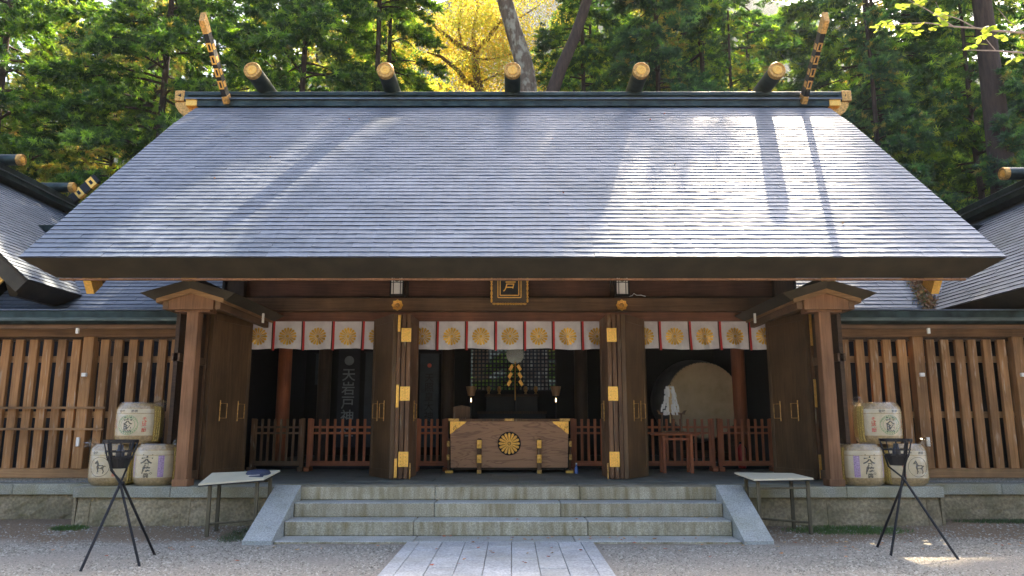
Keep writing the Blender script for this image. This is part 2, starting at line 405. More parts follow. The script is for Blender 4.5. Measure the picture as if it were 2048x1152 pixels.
# stone path of separate slabs
PX = AX - 0.10
path = tag(link('stone_path', None), 'pale stone slab path leading to the steps', kind='structure')
b = MB(); b.box(PX - 1.17, PX + 1.17, -3.0, 9.84, -0.10, 0.012); b.build('path_bed', GROUND, path)
def slab(x0, x1, y0, y1, z1, name='paving_slab', par=path, mat=S_pave, th=0.05, dz=0.003, bev=0.006):
    m = MB(); dd = random.uniform(-dz, dz); m.box(x0, x1, y0, y1, z1 - th, z1 + dd, bev); return m.build(name, mat, par)
for s_ in (-1, 1):
    y = 9.84
    while y > -1:
        L = random.uniform(.95, 1.3); a, c = sorted((PX + s_ * 1.01, PX + s_ * 1.17))
        slab(a + .002, c - .002, y - L + .004, y, 0.035, 'edging_slab'); y -= L
w = 2.02 / 7
for i in range(7):
    y = 9.84 - (0.0 if i % 2 else 0.0); first = True
    while y > -1:
        L = (0.42 if i % 2 else 0.62) if first else 0.66 + random.uniform(-.03, .03); first = False
        x0 = PX - 1.01 + i * w; slab(x0 + .003, x0 + w - .003, y - L + .006, y, 0.033); y -= L

# far hillside
mb = MB(); nn = 70
for j in range(24):
    for i in range(nn):
        x = -260 + 520 * i / (nn - 1); t = j / 23; y = 90 + 110 * t
        z = -2 + 112 * t ** 0.85 * (1 + 0.18 * math.sin(x * 0.02 + 1)) + 4 * noise.noise((x * .03, y * .03, 1))
        mb.v.append((x, y, z))
for j in range(23):
    for i in range(nn - 1): mb.f.append((j * nn + i, j * nn + i + 1, (j + 1) * nn + i + 1, (j + 1) * nn + i)); mb.mi.append(0)
hm, nt, p, out = newmat('wooded_hillside')
pos = posnode(nt, (1, 1, 1)); n = N(nt, 'ShaderNodeTexNoise', Scale=0.5, Detail=8.0, Roughness=0.7); nt.links.new(pos, n.inputs[0])
nt.links.new(ramp(nt, n.outputs[0], [(0.3, (0.008, 0.026, 0.022)), (0.7, (0.03, 0.062, 0.045))]), p.inputs['Base Color']); p.inputs['Roughness'].default_value = 1
bump(nt, p, n.outputs[0], 1.0, 1.5)
tag(mb.build('hillside', hm, None, True), kind='structure')

# ================================================================== STONE PLATFORM AND STEPS
plat = thing('stone_platform', 'grey stone platform of rough blocks with flat cap stones under the main shrine hall', 'platform', (AX, 11.05, 0))
PH = 0.60
b = MB(); b.box(AX - 6.1, AX + 6.1, 11.12, 20.5, -0.1, 0.54); b.build('core', S_rough, plat)
def rough_block(x0, x1, yf, z0, z1, parent, slant=0.05, name='base_block', xs0=0, xs1=0):
    nx_, nz_ = max(4, int((x1 - x0) / .09)), 6
    m = MB()
    sx, sz = random.uniform(0, 99), random.uniform(0, 99)
    for j in range(nz_ + 1):
        for i in range(nx_ + 1):
            u, t = i / nx_, j / nz_; edge = min(u, 1 - u, t, 1 - t)
            x = x0 + (x1 - x0) * u + (xs0 * (1 - u) + xs1 * u) * (1 - t); z = z0 + (z1 - z0) * t
            d = 0.028 * noise.noise((x * 5 + sx, z * 7 + sz, 0)) + 0.018 * noise.noise((x * 14 + sx, z * 17, 1))
            d = -(0.02 + d) * min(1, edge * 12) if edge > 0 else 0.0
            m.v.append((x, yf + slant * t + d, z))
    for j in range(nz_):
        for i in range(nx_):
            a = j * (nx_ + 1) + i; m.f.append((a, a + 1, a + nx_ + 2, a + nx_ + 1)); m.mi.append(0)
    k = len(m.v); m.v += [(x0 + xs0, yf + .3, z0), (x1 + xs1, yf + .3, z0), (x1, yf + .3, z1), (x0, yf + .3, z1)]
    c = [0, nx_, (nz_ + 1) * (nx_ + 1) - 1, nz_ * (nx_ + 1)]
    m.f += [(k + 1, k, k + 3, k + 2), (c[0], k, k + 1, c[1]), (c[3], c[2], k + 2, k + 3), (c[0], c[3], k + 3, k), (c[1], k + 1, k + 2, c[2])]; m.mi += [0] * 5
    return m.build(name, S_rough, parent, smooth=False)
def wall_run(x0, x1, yf, joints, z0, z1, parent, slant=.05):
    e = [x0] + joints + [x1]
    for a, c in zip(e[:-1], e[1:]): rough_block(a + .004, c - .004, yf, z0, z1, parent, slant)
for sgn in (-1, 1):
    js = sorted([AX + sgn * 5.98, AX + sgn * 4.55]); e = sorted([AX + sgn * 6.17, AX + sgn * 3.30])
    wall_run(e[0], e[1], 11.07, js, 0.0, PH - .15, plat)
    cj = sorted([AX + sgn * 6.22, AX + sgn * 4.83, AX + sgn * 3.34])
    for a, c in zip(cj[:-1], cj[1:]):
        m = MB(); m.box(a + .003, c - .003, 11.05, 11.62, PH - .15, PH, .008); m.build('cap_stone', S_cap, plat)
    m = MB(); x = AX + sgn * 6.2; m.hexa([(x - .02, 11.09, 0), (x + .02, 11.09, 0), (x + .02, 13, 0), (x - .02, 13, 0)], [(x - .02, 11.09, .445), (x + .02, 11.09, .445), (x + .02, 13, .445), (x - .02, 13, .445)]); m.build('end_block', S_rough, plat)
# kerb stones on top of the steps, then floor slabs
for a, c in ((-2.98, -1.05), (-1.05, 1.02), (1.02, 2.98)):
    m = MB(); m.box(AX + a + .003, AX + c - .003, 11.05, 11.50, .42, PH, .012); m.build('kerb_stone', S_step, plat)
for sgn in (-1, 1):
    m = MB(); c = sorted((AX + sgn * 2.985, AX + sgn * 3.335)); m.box(c[0], c[1], 11.05, 11.62, .42, PH, .01); m.build('corner_stone', S_cap, plat)
rows = [(11.505, 12.1), (12.1, 12.75), (12.75, 13.4), (13.4, 14.05), (14.05, 14.7), (14.7, 15.4)]
for r_, (y0, y1) in enumerate(rows):
    x = -6.15 + (0.45 if r_ % 2 else 0)
    xs_ = [-6.2]
    while x < 6.2:
        x += 0.9
        xs_.append(min(x, 6.2))
    for a, c in zip(xs_[:-1], xs_[1:]):
        if c - a < .05: continue
        yy = y0
        if r_ == 0:
            if c < -2.99 + .1 or a > 2.99 - .1: yy = 11.625
            elif a < -2.99 or c > 2.99: yy = 11.625
        slab(AX + a + .003, AX + c - .003, yy + .003, y1 - .003, PH - .002, 'floor_slab', plat, S_floor, .06, .0015, .004)
m = MB(); m.box(AX - 3.0, AX + 3.0, 11.5, 11.63, .4, PH - .006); m.build('floor_strip', S_floor, plat)

steps = thing('stone_steps', 'broad stone staircase of three steps with sloping side slabs below the offering box', 'steps', (AX, 9.85, 0))
def step(y0, y1, z0, z1, joints):
    e = [-2.955] + joints + [2.955]
    for a, c in zip(e[:-1], e[1:]):
        m = MB(); m.box(AX + a + .003, AX + c - .003, y0, y1, z0, z1 - .0, .012); m.k = 0
        o = m.build('step_block', [S_step, S_tread], steps)
        for pl in o.data.polygons:
            if pl.normal.z > .7: pl.material_index = 1
step(9.86, 10.34, -.05, 0.035, [-1.2, .85])
step(10.29, 10.74, .035, .225, [-1.25, 1.05])
step(10.70, 11.10, .225, .418, [-1.02, .72])
for sgn in (-1, 1):
    c = sorted((AX + sgn * 2.96, AX + sgn * 3.33)); x0, x1 = c
    m = MB()
    m.hexa([(x0, 9.80, -.05), (x1, 9.80, -.05), (x1, 11.05, -.05), (x0, 11.05, -.05)], [(x0, 9.80, .045), (x1, 9.80, .045), (x1, 11.05, PH + .028), (x0, 11.05, PH + .028)])
    m.build('side_slab', S_cheek, steps)

# ================================================================== ROOF TOOLS
def plate_mesh(w, L=0.19, th=0.010, seed=0):
    """one roof plate: local x along the eave, y up the slope, z out of the roof"""
    rd = random.Random(seed); m = MB(); n = 4; vs = []
    for i in range(n + 1):
        u = i / n; x = -w / 2 + w * u
        bow = rd.uniform(-.0035, .0035); lift = rd.uniform(0, .004)
        vs += [(x, bow, th + .005 + lift), (x, bow, .002), (x, L * .35, th + rd.uniform(-.002, .002)), (x, L, .004)]
    m.v = vs
    for i in range(n):
        a = i * 4; b_ = a + 4
        m.f += [(a, b_, b_ + 1, a + 1), (a, a + 2, b_ + 2, b_), (a + 2, a + 3, b_ + 3, b_ + 2)]; m.mi += [1, 0, 0]
    m.f += [(0, 1, 3, 2), (n * 4, n * 4 + 2, n * 4 + 3, n * 4 + 1)]; m.mi += [1, 1]
    return m
def frame(origin, xdir, ydir):
    x = Vector(xdir).normalized(); y = Vector(ydir).normalized(); z = x.cross(y)
    M = Matrix((x, y, z)).transposed().to_4x4(); M.translation = Vector(origin); return M
EXPO = 0.135
def plate_row(L, wp, seed, off):
    """a whole course of plates in one mesh, from x = 0 to L"""
    rd = random.Random(seed); m = MB(); x = -off * wp; th = .020
    while x < L - .001:
        x0 = max(0, x + .0015); x1 = min(L, x + wp - .0015); x += wp
        if x1 - x0 < .03: continue
        pm = plate_mesh(x1 - x0, seed=rd.random())
        t = rd.uniform(-.010, .010); l = rd.uniform(0, .003)
        b_ = len(m.v); cx = (x0 + x1) / 2
        m.v += [(cx + a, c, e + l * (1 - c / .19) + a * t) for a, c, e in pm.v]; m.f += [tuple(b_ + i for i in f) for f in pm.f]; m.mi += pm.mi
    return m
def roof_rows(parent, origin, xdir, ydir, L, n, wp=.56, name='shingle_row'):
    ms = [plate_row(L, wp, 100 + i, i * .37 % 1).mesh(name, [ROOF, SEAM]) for i in range(5)]
    w = Vector((0, 0, 0)); p = parent
    while p is not None: w += p.location; p = p.parent
    M = frame(origin, xdir, ydir); y = M.col[1].to_3d()
    for i in range(n):
        o = link(name, ms[i % 5], parent); Mi = M.copy(); Mi.translation = Vector(origin) + y * EXPO * i - w; o.matrix_local = Mi

# ================================================================== MAIN HALL ROOF
hall = thing('shrine_hall', 'main timber shrine hall with broad sloping plate roof, gilt ridge logs and open folding doors', 'shrine hall', (AX, 15.7, PH))
PROF = [(10.0, 3.72), (11.4, 4.965), (13.02, 6.40), (14.1, 7.345), (14.9, 7.98), (15.75, 8.52)]
XH = 6.745; RX = 0.01
m = MB()
def prof_pts(y_mirror=False):
    return [((31.5 - y) if y_mirror else y, z) for y, z in PROF]
top = prof_pts() + prof_pts(True)[::-1][1:]
n = len(top); inner = []
for i, (y, z) in enumerate(top):
    y0, z0 = top[max(i - 1, 0)]; y1, z1 = top[min(i + 1, n - 1)]
    t = Vector((y1 - y0, z1 - z0)).normalized(); nn_ = Vector((t.y, -t.x)) * 0.30
    if i == 0: q = (10.40, 3.515)
    elif i == n - 1: q = (31.5 - 10.40, 3.515)
    else: q = (y + nn_.x, z + nn_.y)
    inner.append(q)
for sx in (-1, 1):
    for (y, z) in top: m.v.append((RX + sx * XH, y, z))
    for (y, z) in inner: m.v.append((RX + sx * (XH - .31), y, z))
for i in range(n - 1):
    a, c = i, 2 * n + i
    m.f += [(a, a + 1, c + 1, c), (n + a, n + a + 1, n + c + 1, n + c), (a, a + 1, n + a + 1, n + a), (c, c + 1, n + c + 1, n + c)]; m.mi += [0, 1, 1, 1]
m.f += [(0, 2 * n, 3 * n, n), (n - 1, 3 * n - 1, 4 * n - 1, 2 * n - 1)]; m.mi += [1, 1]
roof = m.build('roof', [ROOF, COPPER_E], hall)
# courses: arc-length positions
def slope_at(s):
    for (y0, z0), (y1, z1) in zip(PROF[:-1], PROF[1:]):
        L = math.hypot(y1 - y0, z1 - z0)
        if s <= L: return Vector((y0 + (y1 - y0) * s / L, z0 + (z1 - z0) * s / L)), Vector((y1 - y0, z1 - z0)).normalized()
        s -= L
    return None, None
w_hall = hall.location
NP = 24; wpl = 2 * XH / NP
pmeshes = [plate_mesh(wpl - .003, seed=i).mesh('shingle', [ROOF, SEAM]) for i in range(6)]
pm_half = [plate_mesh(wpl / 2 - .003, seed=i + 50).mesh('shingle', [ROOF, SEAM]) for i in range(2)]
rest = MB(); count = 0; k = 0
while True:
    P, T = slope_at(k * EXPO)
    if P is None or P.x > 15.25: break
    ty = Vector((0, T.x, T.y))
    offs = (k * 7) % 4 / 4.0
    if k < 12: offs = 0.5 if k % 2 else 0.0
    edges = [-XH]; x = -XH + (wpl * offs if offs else wpl)
    while x < XH - .01: edges.append(x); x += wpl
    edges.append(XH)
    for a, c in zip(edges[:-1], edges[1:]):
        M = frame((RX + (a + c) / 2, P.x, P.y + .004), (1, 0, 0), ty)
        J = Matrix.Rotation(random.uniform(-.006, .006), 4, 'Y') @ Matrix.Rotation(random.uniform(-.004, .012), 4, 'X')
        if k < 12:
            half = (c - a) < wpl * .9
            o = link('shingle', random.choice(pm_half if half else pmeshes), roof); Mi = M @ J; Mi.translation = M.translation - w_hall; o.matrix_local = Mi; count += 1
        else:
            pm = plate_mesh(c - a - .003, seed=random.random()); rest.M = M @ J; n0 = len(rest.mi)
            rest.add(pm.v, pm.f); rest.mi[n0:] = pm.mi
    k += 1
tag(rest.build('shingle_field', [ROOF, SEAM], roof), kind='stuff')
m = MB(); m.box(RX - XH + .34, RX + XH - .34, 10.405, 10.45, 3.485, 3.512); m.build('eave_batten', W_post, roof)
# ridge: two tiers with gilt end caps
def zc(a, b_, c): return a
m = MB(); m.box(-6.95, 7.0, 15.12, 16.38, 8.185, 8.32); m.build('ridge_board', COPPER_D, hall)
m = MB(); m.box(-7.0, 7.05, 15.06, 16.44, 8.32, 8.345); m.build('ridge_flashing', plain('ridge_sheet', (.16, .18, .2), .35, .7), hall)
m = MB(); m.box(-7.25, 7.3, 15.22, 16.28, 8.345, 8.56, .01); m.build('ridge_beam', COPPER_D, hall)
m = MB(); m.box(-7.0, 7.05, 15.17, 16.33, 8.455, 8.475); m.build('ridge_strip', COPPER_D, hall)
for sx, x in ((-1, -7.25), (1, 7.3)):
    m = MB(); m.box(x - .03 if sx < 0 else x - .17, x + .17 if sx < 0 else x + .03, 15.20, 16.30, 8.335, 8.575, .01); cap = m.build('ridge_cap', OLDGOLD, hall)
    m = MB(); xx = x + .06 * -sx
    m.add([(xx - .03, 15.193, 8.46), (xx + .05 * -sx, 15.193, 8.50), (xx + .05 * -sx, 15.193, 8.42)], [(0, 1, 2)]); m.build('emblem', BLACK, cap)
    xb = -6.97 if sx < 0 else 7.02
    m = MB(); m.box(xb - .02 if sx < 0 else xb - .22, xb + .22 if sx < 0 else xb + .02, 15.10, 16.40, 8.18, 8.33, .008); m.build('ridge_cap', GOLD, hall)
    # curved gilt bracket under the ridge end
    m = MB(); pr = [(7.27, 8.33), (7.27, 8.24), (7.18, 8.10), (7.0, 7.98), (6.78, 7.93), (6.78, 8.05), (6.9, 8.33)]
    vs = [(sx * px, 15.24, pz) for px, pz in pr] + [(sx * px, 16.26, pz) for px, pz in pr]; q = len(pr)
    m.add(vs, [tuple(range(q)), tuple(range(2 * q - 1, q - 1, -1))] + [(i, (i + 1) % q, q + (i + 1) % q, q + i) for i in range(q)]); m.build('ridge_bracket', OLDGOLD, hall)
# ridge logs
def ridge_log(parent, c, axis='y', L=2.5, r=.165, body=None):
    m = MB()
    prof = [(r * .80, -L / 2), (r * .97, -L * .3), (r * 1.03, 0), (r * .97, L * .3), (r * .80, L / 2)]
    prof = [(r, -L / 2), (r * 1.02, -L / 4), (r * 1.03, 0), (r * 1.02, L / 4), (r, L / 2)]
    m.lathe(prof, 24, c, axis); lg = m.build('ridge_log', COPPER_D, parent, True)
    for s_ in (-1, 1):
        m = MB(); e = s_ * L / 2
        pf = [(r * 1.04, e - s_ * .09), (r * 1.05, e), (r * .98, e + s_ * .02), (r * .82, e + s_ * .022), (r * .80, e + s_ * .004), (r * .60, e + s_ * .004)]
        m.lathe(pf if s_ > 0 else pf[::-1], 24, c, axis); cp_ = m.build('end_cap', OLDGOLD, lg, True)
        m = MB(); pf = [(r * .60, e + s_ * .005), (r * .56, e + s_ * .02), (r * .30, e + s_ * .024), (r * .27, e + s_ * .014), (r * .12, e + s_ * .02), (.001, e + s_ * .03)]
        m.lathe(pf if s_ > 0 else pf[::-1], 24, c, axis); m.build('cap_disc', GOLD, lg, True)
for x in (-5.39, -2.63, 0.01, 2.68, 5.50): ridge_log(hall, (x, 15.75, 8.70), 'y', 2.5, .168)
# forked finials leaning out over the front slope
def finial(parent, x, y0, z0, ln, ang, tilt, axis='y'):
    """board rising from the ridge: black with gilt fittings"""
    d = Vector((0, -math.cos(ang), math.sin(ang))) if axis == 'y' else Vector((math.cos(ang), 0, math.sin(ang)))
    d = (d + Vector((tilt, 0, 0) if axis == 'y' else (0, tilt, 0))).normalized()
    side = Vector((1, 0, 0)) if axis == 'y' else Vector((0, 1, 0)); side = (side - d * side.dot(d)).normalized(); nrm = d.cross(side)
    Mt = Matrix((side, nrm, d)).transposed().to_4x4(); Mt.translation = Vector((x, y0, z0))
    m = MB(); m.M = Mt; m.box(-.05, .05, -.10, .10, 0, ln - .28); f = m.build('finial_board', BLACK, parent)
    m = MB(); m.M = Mt; m.hexa([(-.055, -.105, ln - .28), (.055, -.105, ln - .28), (.055, .105, ln - .28), (-.055, .105, ln - .28)], [(-.055, -.105, ln - .02), (.055, -.105, ln - .02), (.055, .105, ln + .10), (-.055, .105, ln + .10)]); m.build('gilt_tip', OLDGOLD, f)
    m = MB(); m.M = Mt; m.box(-.057, .057, -.107, .107, -.02, .14); m.build('gilt_foot', OLDGOLD, f)
    for q in (.30, .56, .82, 1.08):
        if q + .2 > ln - .25: continue
        m = MB(); m.M = Mt
        for s_ in (-1, 1):
            yy0, yy1 = (-.104, -.101) if s_ < 0 else (.101, .104)
            m.box(-.045, .045, yy0, yy1, q, q + .03); m.box(-.045, .045, yy0, yy1, q + .15, q + .18); m.box(-.05, -.02, yy0 - .001, yy1 + .001, q, q + .18); m.box(.02, .05, yy0 - .001, yy1 + .001, q, q + .18)
            xx0, xx1 = (-.0535, -.0505) if s_ < 0 else (.0505, .0535)
            m.box(xx0, xx1, -.06, .06, q + .02, q + .14)
        m.build('gilt_fitting', GOLD if x < 0 else OLDGOLD, f)
for x, t in ((-6.10, -.09), (6.24, .06)):
    finial(hall, x, 15.12, 8.28, 1.72, R(48), t)
# barge board ends with gilt tips, visible below the eave corners
for sx in (-1, 1):
    m = MB(); x = RX + sx * 6.08
    pts = [(10.62, 3.60), (14.5, 7.05)]
    m.hexa([(x - .05, 10.66, 3.34), (x + .05, 10.66, 3.34), (x + .05, 14.5, 6.72), (x - .05, 14.5, 6.72)], [(x - .05, 10.46, 3.60), (x + .05, 10.46, 3.60), (x + .05, 14.3, 7.02), (x - .05, 14.3, 7.02)])
    bg_ = m.build('barge_board', W_beam, hall)
    m = MB(); m.hexa([(x - .055, 10.645, 3.33), (x + .055, 10.645, 3.33), (x + .055, 10.85, 3.50), (x - .055, 10.85, 3.50)], [(x - .055, 10.44, 3.61), (x + .055, 10.44, 3.61), (x + .055, 10.64, 3.79), (x - .055, 10.64, 3.79)]); m.build('gilt_tip', GOLD, bg_)
# soffit rafters in the shade under the eave
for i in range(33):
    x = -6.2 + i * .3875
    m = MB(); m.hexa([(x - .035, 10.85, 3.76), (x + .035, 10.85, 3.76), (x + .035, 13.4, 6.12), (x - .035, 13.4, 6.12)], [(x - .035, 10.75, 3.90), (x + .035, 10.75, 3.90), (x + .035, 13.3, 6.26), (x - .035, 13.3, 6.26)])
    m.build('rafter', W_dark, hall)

# ================================================================== HALL BODY
ZD = PH
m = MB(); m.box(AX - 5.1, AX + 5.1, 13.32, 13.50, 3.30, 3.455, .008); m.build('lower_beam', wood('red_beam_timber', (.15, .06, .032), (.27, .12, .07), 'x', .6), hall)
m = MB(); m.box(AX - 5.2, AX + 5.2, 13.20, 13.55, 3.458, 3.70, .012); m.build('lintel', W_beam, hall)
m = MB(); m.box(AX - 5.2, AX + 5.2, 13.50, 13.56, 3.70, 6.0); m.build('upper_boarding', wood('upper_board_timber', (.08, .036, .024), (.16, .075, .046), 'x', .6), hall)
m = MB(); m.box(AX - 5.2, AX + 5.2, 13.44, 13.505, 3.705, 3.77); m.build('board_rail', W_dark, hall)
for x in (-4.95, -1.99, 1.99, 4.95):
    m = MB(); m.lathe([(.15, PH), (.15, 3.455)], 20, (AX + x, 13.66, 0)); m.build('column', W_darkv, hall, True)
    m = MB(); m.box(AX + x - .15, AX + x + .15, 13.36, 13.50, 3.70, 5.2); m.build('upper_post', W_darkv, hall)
for sx in (-1, 1):
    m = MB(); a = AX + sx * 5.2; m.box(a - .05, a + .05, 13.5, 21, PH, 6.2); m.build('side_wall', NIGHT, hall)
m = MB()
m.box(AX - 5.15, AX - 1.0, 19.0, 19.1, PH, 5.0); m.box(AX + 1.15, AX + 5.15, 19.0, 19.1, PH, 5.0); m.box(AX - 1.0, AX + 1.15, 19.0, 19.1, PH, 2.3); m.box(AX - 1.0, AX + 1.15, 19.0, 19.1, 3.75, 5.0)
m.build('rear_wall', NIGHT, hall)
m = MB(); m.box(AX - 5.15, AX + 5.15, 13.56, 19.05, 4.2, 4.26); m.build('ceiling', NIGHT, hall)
m = MB(); m.box(AX - 5.15, AX + 5.15, 15.4, 20.4, .5, .72); m.build('inner_floor', W_black, hall)  # near-black floor: interior darkness put into the colour, not lacquer
m = MB()
for i in range(24): x = AX - 1.0 + i * (2.15 / 23); m.box(x - .018, x + .018, 18.96, 18.99, 2.3, 3.75)
for i in range(16): z = 2.3 + i * (1.45 / 15); m.box(AX - 1.0, AX + 1.15, 18.992, 19.0, z - .018, z + .018)
m.build('lattice_screen', W_black, hall)
# inner pillars
for x, c in ((-4.80, W_red), (-3.95, W_darkv), (-2.35, W_darkv), (2.7, W_darkv), (4.78, W_red), (-1.35, W_darkv), (1.45, W_darkv)):
    m = MB(); m.lathe([(.14, PH), (.14, 4.2)], 18, (x, 15.9, 0)); m.build('inner_pillar', c, hall, True)

# folding doors
def ring_handle(parent, p, along, out, s_=1):
    """thin brass bar on the door with a square ring folded back"""
    al = Vector(along); ou = Vector(out); P = Vector(p); z = Vector((0, 0, 1)); m = MB()
    a = P + ou * .02
    m.tube([a + z * -.17, a + z * .17], .0085, 6)
    m.tube([a + z * .12, a + z * .12 + al * .15 * s_ + ou * .02, a + z * -.12 + al * .15 * s_ + ou * .02, a + z * -.12], .006, 6)
    m.build('handle', OLDGOLD, parent)
Z0, Z1 = PH + .012, 3.296
def leaf(near, far, th=.07, handles=(), mat=W_door, outside=1, golds=()):
    n_, f_ = Vector((near[0], near[1], 0)), Vector((far[0], far[1], 0)); d = (f_ - n_); L = d.length; d.normalize(); s_ = Vector((-d.y, d.x, 0)) * outside
    Mt = Matrix((d, s_, Vector((0, 0, 1)))).transposed().to_4x4(); Mt.translation = n_
    if Mt.determinant() < 0: pass
    m = MB(); m.M = Mt; t = th / 2
    m.box(.0, .075, -t, t, Z0, Z1, .004); m.box(L - .075, L, -t, t, Z0, Z1, .004); m.k = 1
    m.box(.075, L - .075, -t + .012, t - .012, Z0 + .12, Z1 - .12); m.k = 0
    m.box(.075, L - .075, -t, t, Z0, Z0 + .14); m.box(.075, L - .075, -t, t, Z1 - .12, Z1)
    dr = m.build('door', [mat, mat], hall)
    for h in handles:
        p_ = Mt @ Vector((h[0] * L, t + .003, 1.70)); ring_handle(dr, p_, (Mt.to_3x3() @ Vector((1, 0, 0))), Mt.to_3x3() @ Vector((0, 1, 0)), h[1])
    for (z0, z1) in golds:
        m = MB(); m.M = Mt; m.box(-.006, .0, -t * .5, t * .9, z0, z1); m.build('gilt_strip', GOLD, dr)
    return dr, Mt
for sg in (-1, 1):
    X = lambda v: AX + sg * v
    leaf((X(1.900), 12.44), (X(2.36), 13.18), handles=((.28, 1), (.62, 1)), outside=-sg)             # outer face
    leaf((X(1.832), 12.46), (X(2.12), 13.26), th=.062, mat=W_edge, outside=-sg, golds=((3.0, 3.28), (1.75, 2.12), (.63, .93)) if sg < 0 else ())
    d1, M1 = leaf((X(1.752), 12.46), (X(1.93), 13.3), th=.066, mat=W_edge, outside=-sg)
    d2, M2 = leaf((X(1.672), 12.46), (X(1.64), 13.3), th=.066, mat=W_edge, outside=sg, handles=((.42, 1),))
    for z0, z1 in ((2.83, 3.06), (1.86, 2.09), (.80, 1.04)):
        m = MB()
        for xx in (1.755, 1.67):
            m.box(X(xx) - .039, X(xx) + .039, 12.446, 12.455, z0, z1)
        m.k = 1
        for xx in (1.755, 1.67):
            for q in range(4): m.box(X(xx) - .006, X(xx) + .006, 12.443, 12.447, z0 + .03 + q * .055, z0 + .042 + q * .055)
        m.k = 0; m.tube([(X(1.7125), 12.447, z0), (X(1.7125), 12.447, z1)], .007, 6)
        m.build('hinge', [GOLD, OLDGOLD], hall)
    m = MB(); m.tube([(X(1.60), 12.44, PH + .01), (X(1.60), 12.44, PH + .26)], .012, 6); m.build('door_bolt', OLDGOLD, hall)
    # outermost pair, swung open against the side wall
    leaf((X(4.90), 12.28), (X(4.60), 13.30), handles=((.26, 1), (.70, 1)), outside=sg)
    leaf((X(4.985), 12.30), (X(4.80), 13.36), th=.062, mat=W_edge, outside=sg, golds=((2.75, 3.28), (1.75, 2.2), (.63, 1.0)) if sg > 0 else ())

# ================================================================== SIDE WALLS WITH LITTLE GABLE ROOFS (end posts)
for sg, side in ((-1, 'left'), (1, 'right')):
    X = lambda v: AX + sg * v
    g = thing('end_post_wall', f'tall square timber post with small dark gable roof beside the sake barrels, {side} end of hall', 'post', (X(4.73), 11.22, PH))
    m = MB(); m.box(X(4.73) - .088, X(4.73) + .088, 11.12, 11.30, PH + .09, 3.22, .006); m.build('post', W_post, g)
    m = MB(); m.box(X(4.73) - .115, X(4.73) + .115, 11.105, 11.335, PH, PH + .10, .006); m.build('post_shoe', W_post, g)
    m = MB(); m.box(X(5.03) - .03, X(5.03) + .03, 11.33, 13.5, PH + .05, 3.2); m.build('side_panel', W_dark, g)
    m = MB(); m.box(X(5.03) - .06, X(5.03) + .06, 11.33, 13.5, 2.42, 2.54); m.box(X(5.03) - .06, X(5.03) + .06, 11.33, 13.5, PH + .02, PH + .16); m.build('side_rail', W_beam, g)
    cx = X(4.73)
    # gable board over the post
    m = MB(); pr = [(-.33, 3.165), (.33, 3.165), (.33, 3.30), (0, 3.435), (-.33, 3.30)]; q = 5
    m.add([(cx + a, 11.03, z) for a, z in pr] + [(cx + a, 11.10, z) for a, z in pr], [tuple(range(q)), tuple(range(9, 4, -1))] + [(i, (i + 1) % q, q + (i + 1) % q, q + i) for i in range(q)]); m.build('gable_board', W_post, g)
    m = MB(); m.box(cx - .26, cx + .26, 11.10, 11.36, 3.135, 3.225); m.build('bracket', W_post, g)
    m = MB(); m.box(X(4.34) - .04, X(4.34) + .04, 11.06, 13.3, 3.17, 3.30); m.box(X(5.12) - .04, X(5.12) + .04, 11.06, 13.3, 3.17, 3.30); m.build('side_beam', W_beam, g)
    for s_ in (-1, 1):
        m = MB()
        m.hexa([(cx, 10.98, 3.40), (cx + s_ * .50, 10.98, 3.255), (cx + s_ * .50, 13.3, 3.255), (cx, 13.3, 3.40)], [(cx, 10.98, 3.47), (cx + s_ * .50, 10.98, 3.32), (cx + s_ * .50, 13.3, 3.32), (cx, 13.3, 3.47)]); m.build('rake_board', W_rail, g)
        m = MB()
        m.hexa([(cx, 11.0, 3.46), (cx + s_ * .52, 11.0, 3.29), (cx + s_ * .52, 13.3, 3.29), (cx, 13.3, 3.46)], [(cx, 10.88, 3.585), (cx + s_ * .70, 10.88, 3.385), (cx + s_ * .70, 13.35, 3.385), (cx, 13.35, 3.585)]); m.build('roof_slope', COPPER_E, g)
    m = MB(); m.box(cx - .09, cx + .09, 10.9, 13.35, 3.575, 3.64); rc = m.build('ridge_cap', COPPER_D, g)
    m = MB(); m.box(cx - .1, cx + .1, 10.86, 10.92, 3.565, 3.655); m.build('gilt_plate', GOLD, rc)
    m = MB(); m.box(X(4.10) - .015, X(4.10) + .015, 12.38, 12.42, 3.14, 3.30); m.build('hanging_strip', WHITE, g)

